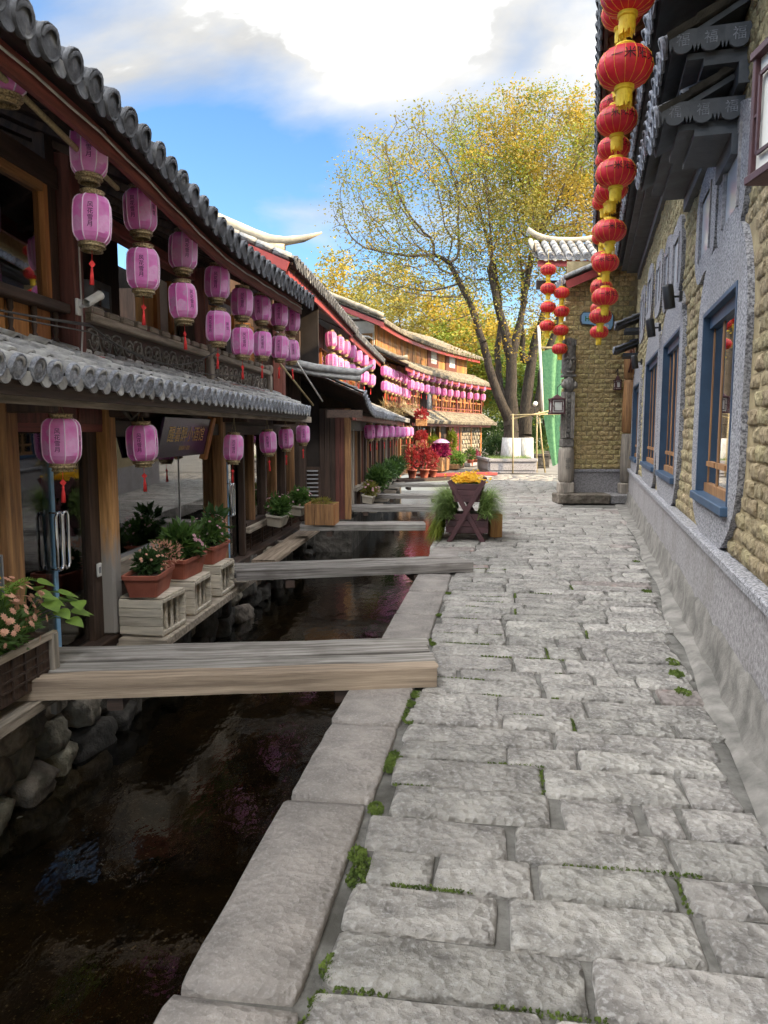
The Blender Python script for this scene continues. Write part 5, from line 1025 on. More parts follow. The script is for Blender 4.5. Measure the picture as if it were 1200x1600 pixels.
for j in range(34):
    a_ = 2 * PI * j / 34; q = .050; d_ = r.uniform(.085, .125); w_ = .0042; c_, s_ = math.cos(a_), math.sin(a_); k = len(b.v); e = r.uniform(-.008, .008)
    for z_, f_ in ((-.135, 1), (-.135 - d_ * .5, 1.04), (-.135 - d_, 1.0 + e * 4)): b.v += [(c_ * q * f_ + s_ * w_, s_ * q * f_ - c_ * w_, z_), (c_ * q * f_ - s_ * w_, s_ * q * f_ + c_ * w_, z_)]
    b.f += [(k, k + 1, k + 3, k + 2), (k + 2, k + 3, k + 5, k + 4)]
rl['fringe'] = (b.mesh('fringe'), 'gold_yellow')
b = MB(); tx = text_mb('一米阳光', .075)
def rz_(z_): 
    for (r0, z0), (r1, z1) in zip(prof, prof[1:]):
        if z0 <= z_ <= z1: return r0 + (r1 - r0) * (z_ - z0) / (z1 - z0)
    return .05
for off in (0, PI): b.add([(math.cos(off + v[0] / .165) * (rz_(v[1] + .015) + .003), math.sin(off + v[0] / .165) * (rz_(v[1] + .015) + .003), v[1] + .015) for v in tx.v], tx.f)
rl['lettering'] = (b.mesh('lettering'), 'ink_black')
rl['cord'] = (MB().tube([(0, 0, 0), (0, 0, 1)], .003, 4).mesh('cord'), 'gold_yellow')
for nme, (me, m_) in rl.items(): me.materials.append(MAT[m_])
def redl(x, y, z, cord, label, group, rz):
    t = thing('red_lantern', label, 'lantern', (x, y, z - .29), rz, group); t.rotation_euler = (U(-.04, .04), U(-.04, .04), rz)
    for nme in ('globe', 'ribs', 'top_cap', 'bottom_cap', 'fringe', 'lettering'): ob(nme, rl[nme][0], None, t, (0, 0, .29))
    c_ = ob('cord', rl['cord'][0], None, t, (0, 0, .42)); c_.scale = (1, 1, cord)
G6 = 'strings of red lanterns under the adobe house eave'
for i, (x, y, zb, n) in enumerate(((1.53, 4.95, 3.90, 3), (2.03, 6.72, 3.85, 4), (2.50, 8.40, 3.80, 4), (2.93, 10.0, 3.38, 5), (3.42, 11.9, 3.42, 5), (4.10, 14.35, 3.50, 5))):
    for j in range(n):
        z = zb + j * .435; last = j == n - 1
        redl(x, y, z, (5.64 - z - .13) if last else .06, f'red lantern, {nth(j)} from the bottom of the {nth(i)} string along the adobe eave', G6, R(-100) + U(-.35, .35))
G7 = 'strings of red lanterns by the totem post'
for i, (x, y, zb, n, s_) in enumerate(((3.60, 16.6, 3.93, 4, 'outer string left hanging off the porch eave'), (3.88, 16.5, 3.42, 4, 'string right above the totem post'))):
    for j in range(n): z = zb + j * .40; redl(x, y, z, .05 if j < n - 1 else .35, f'red lantern, {nth(j)} from the bottom of the {s_.replace("left ", "").replace("right ", "")}', G7, U(0, 6))
# ================================================================ trees
def grow(seed, base_pts, attract, step=.42, infl=3.2, kill=.75, iters=90):
    # space colonisation from hand-laid limbs; returns nodes [(pos, parent)]
    nodes = []; 
    for chain in base_pts:
        for i, (p_, par) in enumerate(chain): nodes.append([Vector(p_), par])
    att = [Vector(a_) for a_ in attract]
    for it in range(iters):
        kd = kdtree.KDTree(len(nodes))
        for i, n_ in enumerate(nodes): kd.insert(n_[0], i)
        kd.balance(); pull = {}; keep = []
        for a_ in att:
            co, i, d = kd.find(a_)
            if d < kill: continue
            keep.append(a_)
            if d < infl: pull.setdefault(i, Vector((0, 0, 0))); pull[i] += (a_ - co).normalized()
        att = keep
        if not pull: infl *= 1.35; 
        if infl > 30 or not att: break
        rr = random.Random(seed + it)
        for i, v in pull.items():
            d = (v.normalized() + Vector((rr.uniform(-.18, .18), rr.uniform(-.18, .18), rr.uniform(-.1, .16)))).normalized(); q = nodes[i][0] + d * step; co, j, dd = kd.find(q); (nodes.append([q, i]) if dd > step * .45 else None)
    return nodes
def tree_mesh(nodes, rtip, expo=2.3, rmax=None, fixed=None):
    n = len(nodes); rad = [0.0] * n; ch = [0] * n
    for i in range(n - 1, -1, -1):
        if ch[i] == 0: rad[i] = rtip ** expo
        p_ = nodes[i][1]
        if p_ is not None and p_ >= 0: rad[p_] += rad[i]; ch[p_] += 1
    rad = [r_ ** (1 / expo) for r_ in rad]
    if fixed:
        for i, r_ in fixed.items(): rad[i] = max(rad[i], r_) if r_ > 0 else rad[i]
    if rmax: rad = [min(r_, rmax) for r_ in rad]
    big = MB(); small = MB()
    for i in range(n):
        p_ = nodes[i][1]
        if p_ is None or p_ < 0: continue
        r1 = min(rad[p_], rad[i] * 1.35) if not (fixed and i in fixed) else rad[p_]; tgt = big if rad[i] > .07 else small
        tgt.tube([nodes[p_][0], nodes[i][0] + (nodes[i][0] - nodes[p_][0]) * .04], [r1, rad[i]], 9 if rad[i] > .1 else (5 if rad[i] > .03 else 3), cap=False)
    return big, small, rad, ch
def ell(r, c, a, n, shell=.0, zlow=-1.0):
    out_ = []
    while len(out_) < n:
        d = Vector((r.gauss(0, 1), r.gauss(0, 1), r.gauss(0, 1))).normalized(); q = (shell + (1 - shell) * r.random()) ** (1 / 2.4)
        if d.z * q < zlow: continue
        out_.append(Vector((c[0] + d.x * a[0] * q, c[1] + d.y * a[1] * q, c[2] + d.z * a[2] * q)))
    return out_
def chain(pts, par0, k0, sub=3):
    out_ = []; prev = par0; idx = k0
    P = [Vector(p_) for p_ in pts]
    for i in range(len(P)):
        if i == 0: out_.append((P[0], prev)); prev = idx; idx += 1; continue
        for s_ in range(1, sub + 1): q = P[i - 1].lerp(P[i], s_ / sub); q += Vector((U(-.04, .04), U(-.04, .04), 0)); out_.append((q, prev)); prev = idx; idx += 1
    return out_, idx
# --- big golden tree: two trunks with lime-washed feet and a leaning limb
r = random.Random(21)
TX, TY = 5.25, 30.6
c1, k1 = chain([(0, 0, .45), (.02, 0, 1.6), (.0, .05, 2.6), (-.05, .1, 4.6), (-.5, .1, 6.3), (-1.0, .1, 8.2)], None, 0, 4)
c2, k2 = chain([(-.35, -.1, 2.6), (-.9, -.2, 4.0), (-1.25, -.2, 5.2), (-1.75, -.1, 6.8), (-2.6, .1, 8.4)], 6, k1, 4)      # leaning limb
c3, k3 = chain([(.35, .2, 6.2), (.6, .4, 7.6), (.9, .5, 9.4)], 12, k2, 4)
c4, k4 = chain([(-.45, .3, 3.4), (-.55, .5, 4.6), (-.35, .9, 6.4), (-.6, 1.2, 8.6)], 8, k3, 4)
att = ell(r, (-2.7, .3, 10.4), (4.9, 3.8, 4.2), 1500, .2, -.75) + ell(r, (.8, .5, 10.9), (3.8, 3.6, 4.4), 1500, .2, -.6) + ell(r, (-.5, .2, 6.2), (3.0, 2.4, 1.8), 150) + ell(r, (-4.3, .2, 8.0), (3.1, 2.6, 1.8), 420)
nodes = grow(5, [c1, c2, c3, c4], att, .36, 2.4, .44, 110)
fixed = {}
for (cc, k0, ra, rb) in ((c1, 0, .36, .12), (c2, k1, .20, .10), (c3, k2, .13, .09), (c4, k3, .15, .09)):
    for i in range(len(cc)): fixed[k0 + i] = ra + (rb - ra) * i / (len(cc) - 1)
big, small, rad, ch = tree_mesh(nodes, .011, 2.25, .42, fixed)
TR1 = thing('autumn_tree', 'big autumn tree with golden sparse crown and lime-washed trunk in a stone planter', 'tree', (TX, TY, 0))
big.build('trunk', 'bark', TR1, True); small.build('branches', 'bark_twig', TR1, True, kind='stuff')
def foliage(nodes, ch, rad, n_per, size, r, dens, spread=.3, maxrad=.03):
    b = {0: MB(), 1: MB(), 2: MB()}
    for i, (p_, par) in enumerate(nodes):
        if rad[i] > maxrad or p_.z < 4.6: continue
        d = dens(p_); k_ = int(n_per * d + r.random())
        for _ in range(k_):
            q = p_ + Vector((r.gauss(0, spread), r.gauss(0, spread), r.gauss(0, spread * .8))); w_ = noise.noise(q * .45) + (q.x * .06) + r.uniform(-.25, .25)
            leaf(b[0 if w_ > .02 else (1 if w_ > -.22 else 2)], q, Vector((r.gauss(0, 1), r.gauss(0, 1), r.uniform(-1.2, .5))).normalized(), size * r.uniform(.6, 1.25), r, .55)
    return b
def dens1(p_):
    right = max(0, min(1, (p_.x + 3.6) / 4.5)); hi = max(0, min(1, (p_.z - 7.6) / 3.5)); shell_ = 1
    v = (.30 + .8 * right) * (.25 + .95 * hi) + .12; return v * (.35 + .6 * max(0, .5 + noise.noise(p_ * .55))) * (.25 + 1.9 * max(0, .4 + noise.noise(p_ * 1.15)))
lf = foliage(nodes, ch, rad, 58, .125, r, dens1, .28)
for k_, m_ in ((0, 'leaf_gold'), (1, 'leaf_lime'), (2, 'leaf_olive')): lf[k_].build('foliage', m_, TR1)
MB().tube([(0, 0, .38), (.0, 0, .7), (.02, 0, 1.36)], [.46, .41, .375], 14).build('limewashed_foot', 'limewash', TR1, True)
print('TREE', len(nodes), sum(len(q.f) for q in lf.values()))
# --- second tree beside it
c1, k1 = chain([(0, 0, .45), (.0, 0, 1.5), (.1, .1, 3.2), (.35, .2, 5.2), (.9, .3, 7.0)], None, 0, 4); c2, k2 = chain([(.55, .0, 2.6), (.7, .1, 4.0), (1.3, .2, 6.2), (2.0, .4, 8.2)], 6, k1, 4); c3, k3 = chain([(-.1, .1, 4.6), (-.2, .1, 6.0), (-.2, .2, 8.2)], 11, k2, 3)
att = ell(r, (1.3, .6, 10.6), (3.0, 3.0, 4.0), 700, .1, -.7) + ell(r, (.3, .6, 7.0), (2.2, 2.2, 1.7), 120)
nodes = grow(8, [c1, c2, c3], att, .40, 2.6, .55, 90); fixed = {}
for (cc, k0, ra, rb) in ((c1, 0, .36, .13), (c2, k1, .19, .10), (c3, k2, .13, .09)):
    for i in range(len(cc)): fixed[k0 + i] = ra + (rb - ra) * i / (len(cc) - 1)
big, small, rad, ch = tree_mesh(nodes, .011, 2.25, .38, fixed)
TR2 = thing('autumn_tree', 'dark trunked golden tree with lime-washed foot standing behind the big leaning one', 'tree', (5.98, 31.5, 0)); big.build('trunk', 'bark', TR2, True); small.build('branches', 'bark_twig', TR2, True, kind='stuff')
lf = foliage(nodes, ch, rad, 26, .115, r, lambda p_: .7 * (.4 + max(0, .5 + noise.noise(p_ * .6))), .32)
for k_, m_ in ((0, 'leaf_gold'), (1, 'leaf_lime'), (2, 'leaf_lime')): lf[k_].build('foliage', m_, TR2)
MB().tube([(0, 0, .38), (.0, 0, .7), (.0, 0, 1.36)], [.43, .39, .375], 14).build('limewashed_foot', 'limewash', TR2, True)
# --- background trees
def bgtree(seed, h, spread, mats, nleaf, size, label):
    r = random.Random(seed); c1, k1 = chain([(0, 0, 0), (.05, 0, h * .25), (.0, 0, h * .45), (.1, 0, h * .62)], None, 0, 3)
    att = ell(r, (0, 0, h * .66), (spread, spread, h * .34), 260, .1, -.85); nodes = grow(seed, [c1], att, h * .05, h * .4, h * .07, 60); fixed = {i: .2 - .1 * i / len(c1) for i in range(len(c1))}
    big, small, rad, ch = tree_mesh(nodes, .014, 2.2, .22, fixed); t = thing('background_tree', label, 'tree', (0, 0, 0), 0, 'trees beyond the end of the street'); big.build('trunk', 'bark', t, True); small.build('branches', 'bark_twig', t, True, kind='stuff')
    b = [MB(), MB()]
    tips = [p_ for i, (p_, par) in enumerate(nodes) if rad[i] < .06]
    for _ in range(nleaf):
        q = r.choice(tips) + Vector((r.gauss(0, .34), r.gauss(0, .34), r.gauss(0, .3))); leaf(b[0 if noise.noise(q * .5) + r.uniform(-.2, .2) > 0 else 1], q, Vector((r.gauss(0, 1), r.gauss(0, 1), r.uniform(-1, .4))).normalized(), size * r.uniform(.6, 1.3), r, .6)
    for q, m_ in zip(b, mats): q.build('foliage', m_, t)
    return t
p1_ = bgtree(31, 9, 3.2, ('leaf_lime', 'leaf_gold'), 11000, .22, 'yellow green tree'); p2_ = bgtree(32, 8, 2.8, ('leaf_green', 'leaf_lime'), 12000, .20, 'green tree'); p3_ = bgtree(33, 12, 3.6, ('leaf_gold', 'leaf_olive'), 9000, .22, 'golden tree')
p3_.location = (1.0, 46, 0); p3_['label'] = 'golden leaved tree rising behind the sunlit house roof'
copy_tree(p3_, (-2.8, 52, 0), 2.0, 'tall golden tree far behind the white gable', scale=1.15); copy_tree(p3_, (4.6, 50, 0), 4.0, 'golden tree behind the far end of the sunlit house', scale=.95)
p1_.location = (5.2, 44, 0); p1_['label'] = 'bright yellow green tree behind the leaning trunk'
copy_tree(p1_, (9.2, 47, 0), 1.0, 'bright yellow green tree behind the green netting', scale=.9); copy_tree(p1_, (7.4, 58, 0), 2.5, 'pale yellow green tree farthest along the walkway', scale=1.1); copy_tree(p1_, (12.0, 55, 0), 3.5, 'yellow green tree behind the brick building', scale=1.1)
p2_.location = (7.6, 41, 0); p2_['label'] = 'green tree just beyond the stone planters'; p2_.scale = (.8,) * 3
copy_tree(p2_, (10.4, 42.5, 0), 2.0, 'green tree close behind the box lantern', scale=.85); copy_tree(p2_, (6.4, 52, 0), 4.0, 'darker green tree between the two tree trunks', scale=.9); copy_tree(p2_, (3.0, 58, 0), 5.0, 'green tree hidden low behind the sunlit house', scale=1.1); copy_tree(p2_, (13.5, 62, 0), 1.2, 'dense green tree at the far end of the walkway', scale=1.2)
# shrubs and hedge beyond
def shrub(loc, rx, rz, n, m, label, name='shrub', size=.12, grp=None):
    t = thing(name, label, 'shrub', loc, U(0, 6), grp); leafball(n, rx, rx, rz, size, int(loc[0] * 100) % 97).build('foliage', m, t, loc=(0, 0, rz * .9)); MB().tube([(0, 0, 0), (.02, 0, rz)], [.05, .02], 6).build('stem', 'bark', t); return t
shrub((4.75, 31.2, 0), .75, .95, 2600, 'leaf_deep', 'dark green round bush against the lime-washed trunk', size=.11)
shrub((6.9, 37.5, 0), .9, .9, 2200, 'leaf_deep', 'dark shrub at the foot of the far green trees', size=.14); shrub((9.6, 50, 0), 1.5, 1.4, 1800, 'leaf_green', 'broad green shrub closing the far end of the walkway', size=.18); shrub((6.9, 48, 0), 1.3, 1.6, 1700, 'leaf_green', 'tall green shrub behind the second stone planter', size=.18)
shrub((7.6, 42.0, 0), 1.3, 1.5, 2600, 'leaf_deep', 'tall dark shrub straight behind the leaning bamboo prop', size=.15); shrub((9.0, 43.0, 0), 1.2, 1.3, 2200, 'leaf_green', 'leafy shrub behind the third stone planter', size=.15)
hd = thing('hedge', 'long mixed hedge closing off the street far behind', 'hedge', (6, 66, 0)); leafball(9000, 22, 2, 5.5, .42, 3, shell=.3).build('foliage', 'leaf_green', hd, loc=(0, 0, 3.2)); leafball(5000, 22, 2, 6.5, .42, 4, shell=.5).build('foliage', 'leaf_lime', hd, loc=(0, .2, 3.6))
# stone planters
def stone_planter(x0, x1, y0, y1, h, label, m='granite', grass=500):
    t = thing('stone_planter', label, 'planter', ((x0 + x1) / 2, (y0 + y1) / 2, 0), 0); w_, d_ = (x1 - x0) / 2, (y1 - y0) / 2
    MB().box(-w_ - .03, w_ + .03, -d_ - .03, d_ + .03, -.02, .1, .015).build('footing', m, t)
    for s_ in (-1, 1): MB().box(-w_, w_, s_ * d_ - .06, s_ * d_ + .06, .1, h - .12, .01).build('long_side', 'dark_rubble' if False else m, t); MB().box(s_ * w_ - .06, s_ * w_ + .06, -d_ + .06, d_ - .06, .1, h - .12, .01).build('short_side', m, t)
    for s_ in (-1, 1): MB().box(-w_ - .05, w_ + .05, s_ * d_ - .11, s_ * d_ + .11, h - .12, h, .015).build('coping', m, t); MB().box(s_ * w_ - .11, s_ * w_ + .11, -d_ + .115, d_ - .115, h - .12, h - .002, .015).build('coping', m, t)
    MB().box(-w_ + .06, w_ - .06, -d_ + .06, d_ - .06, .1, h - .06).build('soil', 'soil', t)
    if grass:
        r = random.Random(int(x0 * 10)); b = MB()
        for _ in range(grass): blade(b, Vector((r.uniform(-w_ + .08, w_ - .08), r.uniform(-d_ + .08, d_ - .08), h - .07)), Vector((r.uniform(-.5, .5), r.uniform(-.5, .5), 1)).normalized(), r.uniform(.1, .26), .012, r, .35)
        b.build('grass', 'grass_blade', t, kind='stuff')
    return t
stone_planter(4.15, 5.95, 28.9, 32.4, .56, 'grey stone planter with grass around the lime-washed trunks', grass=1500); stone_planter(6.6, 7.5, 33.6, 35.6, .62, 'second stone planter beside the walkway, darker and narrower', 'dark_rubble', 300); stone_planter(7.7, 8.6, 38.5, 40.5, .6, 'third stone planter farther along the walkway', 'dark_rubble', 300); stone_planter(8.6, 11.2, 45, 46.5, .55, 'long low stone planter at the far end with flowers', 'dark_rubble', 300)
for (x, y, s_) in ((7.6, 41.5, .55), (9.3, 45.6, .6), (10.3, 45.7, .5)):
    t = thing('marigold_bed', f'clump of yellow and orange flowers {"under the first green tree" if y < 42 else ("in the long low planter" if x < 10 else "at the end of the long low planter")}', 'flowers', (x, y, .5)); r = random.Random(int(x * 7)); b = MB()
    for _ in range(160): d = Vector((r.gauss(0, 1), r.gauss(0, .6), abs(r.gauss(0, .6)) + .2)).normalized(); blossom(b, Vector((d.x * s_, d.y * s_ * .6, d.z * .22)), d, .06)
    b.build('blossoms', 'petal_yellow', t); leafball(250, s_, s_ * .6, .2, .12, 2).build('foliage', 'leaf_green', t)
# stay poles over the roof gap
cable([(-1.62, 11.0, 3.15), (-1.05, 12.7, 2.12)], .014, 'white_paint', 'white stay rod slanting down over the gap between the timber houses', 'stay_rod'); cable([(-1.66, 11.2, 2.75), (-1.2, 12.6, 2.05)], .016, 'bamboo', 'bamboo stay rod slanting below the white one', 'stay_rod')
# bamboo frame, green netting
def pole(a_, b_, rad, m, label, name='bamboo_pole'):
    o = MB().tube([(0, 0, 0), tuple(Vector(b_) * .5 - Vector(a_) * .5 + Vector((U(-.02, .02), 0, 0))), tuple(Vector(b_) - Vector(a_))], rad, 7).build(name, m, None, True, loc=a_); tag(o, label, 'pole')
pole((5.02, 28.7, 0), (4.98, 28.7, 2.3), .03, 'bamboo', 'thin upright bamboo pole between the two lime-washed trunks'); pole((6.06, 29.2, 0), (6.02, 29.2, 2.3), .03, 'bamboo', 'thin upright bamboo pole in front of the second trunk'); pole((6.35, 29.0, 0), (6.05, 29.0, 2.4), .03, 'bamboo', 'leaning bamboo prop standing on the walkway')
pole((4.9, 28.72, 2.25), (6.9, 29.0, 2.3), .03, 'bamboo', 'horizontal bamboo pole tied across the uprights'); pole((4.95, 28.75, 2.1), (6.6, 29.0, 2.45), .028, 'bamboo', 'slanting bamboo pole tied under the horizontal one')
pole((6.22, 29.1, 2.35), (5.98, 29.1, 5.7), .055, 'white_paint', 'tall pale pole carrying the green netting', 'net_pole'); pole((6.02, 29.1, 4.85), (7.1, 29.1, 4.85), .045, 'bamboo', 'pale cross bar at the top of the green netting', 'net_bar')
b = MB(); nx, nz = 10, 16
for j in range(nz + 1):
    for i in range(nx + 1): t_ = j / nz; s_ = i / nx; x0 = 6.06 + .62 * t_ ** 1.6 * (1 if t_ < .75 else 1); x = x0 + (7.25 - x0) * s_; b.v.append((x, 29.15 + .16 * math.sin(s_ * 11 + t_ * 3) * (1 - .3 * t_), 4.7 - 4.45 * t_ + .12 * math.sin(s_ * 3)))
for j in range(nz):
    for i in range(nx): a_ = j * (nx + 1) + i; b.f.append((a_, a_ + 1, a_ + nx + 2, a_ + nx + 1))
tag(b.build('green_netting', 'net_green', None, True), 'sheet of green netting draped beside the brick building', 'netting')
t = thing('flood_lamp', 'small white flood lamp on the bamboo frame', 'lamp', (5.88, 28.9, 2.3)); MB().tube([(0, 0, 0), (0, 0, .3)], .02, 6).build('stem', 'black_metal', t); MB().lathe([(0, -.1), (.07, -.08), (.09, .06), (.0, .07)], 12).build('head', 'white_paint', t, True, loc=(0, 0, .38), rot=(R(60), 0, 0))
# ================================================================ crates, pots and flowers by the shop
def pot_rect(t, lx, ly, h, m, flare=.8):
    b = MB(); ring = []
    for z_, f_ in ((0, flare), (h * .82, 1.0), (h * .83, 1.06), (h, 1.07), (h, .96), (h * .75, .92)):
        ring.append([(sx * lx / 2 * f_, sy * ly / 2 * f_, z_) for sx, sy in ((-1, -1), (-.9, -1.06), (.9, -1.06), (1, -1), (1.04, -.85), (1.04, .85), (1, 1), (.9, 1.06), (-.9, 1.06), (-1, 1), (-1.04, .85), (-1.04, -.85))])
    n = 12
    for rr_ in ring: b.v += rr_
    for i in range(len(ring) - 1):
        for j in range(n): a_ = i * n + j; c_ = i * n + (j + 1) % n; b.f.append((a_, c_, c_ + n, a_ + n))
    b.f.append(tuple(range(n))[::-1]); b.build('pot', m, t); MB().box(-lx * .45, lx * .45, -ly * .45, ly * .45, h * .6, h * .85).build('soil', 'soil', t)
def bushy(t, z, rx, ry, rz, n, size, m, fl=None, nf=0, fs=.02, seed=1, stems=8):
    r = random.Random(seed); leafball(n, rx, ry, rz, size, seed, shell=.25).build('foliage', m, t, loc=(0, 0, z + rz * .75)); b = MB()
    for _ in range(stems): b.tube([(r.uniform(-.03, .03), r.uniform(-.03, .03), z - .02), (r.uniform(-rx, rx) * .6, r.uniform(-ry, ry) * .6, z + rz * r.uniform(.8, 1.5))], [.006, .003], 4, cap=False)
    b.build('stems', 'leaf_deep', t)
    if fl:
        b = MB()
        for _ in range(nf): d = Vector((r.gauss(0, 1), r.gauss(0, 1), r.gauss(.5, .8))).normalized(); blossom(b, Vector((d.x * rx * 1.03, d.y * ry * 1.03, d.z * rz * 1.03 + z + rz * .75)), (d + Vector((0, 0, .4))).normalized(), fs * r.uniform(.7, 1.2), 6)
        b.build('blossoms', fl, t)
def crate(loc, rot, label, grp):
    t = thing('wooden_crate', label, 'crate', loc, rot, grp); w_, d_, h_ = .38, .46, .30   # open slatted face toward +x
    for i in range(4):
        z_ = i * h_ / 4
        for s_ in (-1, 1): MB().box(-w_ / 2, w_ / 2, s_ * d_ / 2 - .012, s_ * d_ / 2 + .012, z_ + .002, z_ + h_ / 4 - .003, .003, jit=.002).build('side_board', 'crate', t)
    for i in range(4):
        y_ = -d_ / 2 + (i + .5) * d_ / 4 * .96 + .01; MB().box(-w_ / 2 + .0, w_ / 2, y_ - d_ / 9, y_ + d_ / 9, h_, h_ + .018, .003, jit=.002).build('top_board', 'crate', t); MB().box(-w_ / 2, w_ / 2, y_ - d_ / 9, y_ + d_ / 9, -.016, 0, .003).build('bottom_board', 'crate', t)
    for i in range(4): y_ = -d_ / 2 + (i + .5) * d_ / 4; MB().box(w_ / 2 - .06, w_ / 2 - .045, y_ - .022, y_ + .022, .0, h_, .002).build('slat', 'crate', t)
    for z_ in (0, h_ - .03): MB().box(w_ / 2 - .015, w_ / 2 + .008, -d_ / 2 + .012, d_ / 2 - .012, z_, z_ + .03, .003).build('front_rail', 'crate', t)
    MB().box(-w_ / 2, -w_ / 2 + .01, -d_ / 2 + .012, d_ / 2 - .012, 0, h_).build('back_panel', 'crate', t)
G8 = 'slatted crates on the canal ledge'
o = plank_mb(2.9, .42, .07, 301).build('canal_ledge', 'wood_grey_h', None, loc=TA(.36, 7.45, -.135), rot=(0, 0, ROT_A + PI / 2)); tag(o, 'weathered timber ledge board carrying the slatted crates above the canal', 'ledge')
o = plank_mb(3.4, .34, .06, 302).build('canal_ledge', 'plank_edge', None, loc=TA(.32, 11.7, -.17), rot=(0, 0, ROT_A + PI / 2)); tag(o, 'pale timber ledge board below the window lattice past the second bridge', 'ledge')
for i, (u_, s_) in enumerate(((6.28, 'holding up the pot of withered flowers'), (7.0, 'holding up the pot of leafy hydrangea'), (7.78, 'third along the ledge, farthest from the bleached post'))): crate(TA(.34, u_, -.082), ROT_A + U(-.05, .05), 'pale slatted wooden crate ' + s_, G8)
G9 = 'terracotta troughs on the crates'
def trough(u_, o_, z_, label, fn, m='terracotta', lx=.28, ly=.5, h=.19, grp=G9, rz=0, tilt=0, T=None):
    t = thing('plant_trough', label, 'plant pot', (T or TA)(o_, u_, z_), ROT_A + rz, grp); t.rotation_euler = (0, tilt, ROT_A + rz); pot_rect(t, lx, ly, h, m); fn(t, h * .8); return t
trough(6.24, .33, .24, 'terracotta trough with green sprigs and withered peach flowers on the first crate', lambda t, z: (bushy(t, z, .15, .2, .14, 900, .05, 'leaf_deep', 'petal_peach', 30, .016, 11), leafball(260, .2, .16, .16, .035, 14, shell=.7).build('withered_flowers', 'petal_peach', t, loc=(.06, .24, z + .14))), rz=.12)
trough(7.0, .33, .24, 'terracotta trough with broad leaved green hydrangea on the second crate', lambda t, z: bushy(t, z, .22, .25, .21, 620, .10, 'leaf_green', 'petal_pink', 12, .03, 12), rz=-.05)
trough(7.78, .33, .24, 'terracotta trough with feathery pink flowering plant on the third crate', lambda t, z: (bushy(t, z, .22, .27, .2, 900, .06, 'leaf_green', 'petal_pink', 40, .016, 13), leafball(60, .15, .16, .18, .13, 19).build('broad_leaves', 'leaf_deep', t, loc=(.0, .2, z + .24))))
# near corner planter at the left edge
t = thing('window_planter', 'dark planter box of peach chrysanthemums, fern and pothos beside the glass door', 'planter', TA(.26, 4.12, .06), ROT_A)
MB().box(-.16, .16, -.8, .42, .0, .30, .01).build('box', 'wood_dark', t); b = lattice(-.75, .36, .03, .26, .162, 9, 4, .014); b.build('lattice_front', 'wood_dark', t); MB().box(.16, .185, -.82, .44, .27, .31).build('trim', 'wood_grey_h', t); MB().box(.15, .19, .38, .45, -.22, .30, .006).build('corner_stile', 'wood_grey', t); MB().box(-.16, .2, -.8, .46, -.13, -.06, .006).build('bottom_rail', 'wood_grey_h', t)
MB().box(-.14, .14, -.78, .40, .26, .295).build('soil', 'soil', t)
r = random.Random(50); leafball(2600, .24, .55, .22, .06, 51, shell=.2).build('foliage', 'leaf_green', t, loc=(.04, -.1, .42)); b = MB()
for _ in range(120): d = Vector((abs(r.gauss(.4, .6)), r.gauss(0, .8), r.gauss(.5, .6))).normalized(); f_ = r.uniform(.72, 1.08); blossom(b, Vector((.04 + d.x * .26 * f_, -.1 + d.y * .5 * f_, .46 + d.z * .26 * f_)), (d + Vector((r.uniform(-.5, .5), r.uniform(-.6, .3), r.uniform(0, .6)))).normalized(), r.uniform(.018, .032), 9)
b.build('blossoms', 'petal_peach', t); b = MB()
for q in range(7):
    a_ = r.uniform(-.5, 2.2); base = Vector((.02, .12, .52)); d = Vector((math.cos(a_) * .4, math.sin(a_), .9)).normalized()
    for s_ in range(14):
        p_ = base + d * s_ * .03 - Vector((0, 0, .0011 * s_ * s_)); sd = d.cross(Vector((0, 0, 1))).normalized()
        for sg in (-1, 1): leaf(b, p_, (sd * sg + d * .5).normalized(), .075 * (1 - s_ / 16), r, .3)
b.build('fern', 'leaf_fresh', t)
for q, (x, y, z, a_, s_) in enumerate(((.10, .46, .50, .3, .13), (.14, .56, .52, .8, .14), (.12, .62, .46, 1.2, .13), (.20, .60, .40, .2, .12), (.16, .50, .42, -.4, .12), (.08, .68, .50, 1.6, .13), (.2, .7, .36, .9, .11), (.1, .38, .56, .1, .12), (.22, .52, .36, -.2, .12), (.05, .44, .58, 2.0, .12), (.16, .40, .50, -.6, .13), (.02, .52, .60, .6, .12), (.18, .66, .44, 1.9, .12), (.24, .60, .46, -.9, .11), (.1, .74, .44, 1.1, .12))):
    b = MB(); d = Vector((math.cos(a_), math.sin(a_), -.25)).normalized(); n_ = Vector((.1, -.15, 1)).normalized(); sd = d.cross(n_).normalized(); up_ = sd.cross(d); k = len(b.v); pr_ = [(0, .05), (.06, .34), (.22, .46), (.5, .40), (.8, .18), (1.0, 0)]
    for f_, w_ in pr_: c_ = d * f_ * s_ - up_ * (.18 * f_ * f_ * s_); b.v += [tuple(c_ - sd * w_ * s_ + up_ * .12 * s_ * w_), tuple(c_), tuple(c_ + sd * w_ * s_ + up_ * .12 * s_ * w_)]
    for i in range(5):
        for j in range(2): a2 = i * 3 + j; b.f.append((a2, a2 + 1, a2 + 4, a2 + 3))
    b.build('leaf', 'leaf_fresh', t, True, loc=(x, y, z))
b = MB()
for x, y, z in ((.10, .46, .50), (.14, .56, .52), (.12, .62, .46), (.20, .60, .40), (.16, .50, .42), (.08, .68, .50), (.2, .7, .36), (.22, .52, .36), (.02, .52, .60), (.24, .60, .46), (.18, .66, .44), (.1, .74, .44)): b.tube([(.05, .28, .38), (x * .8, y * .6 + .12, z + .03), (x, y, z)], .004, 4)
b.build('vine_stem', 'leaf_green', t)
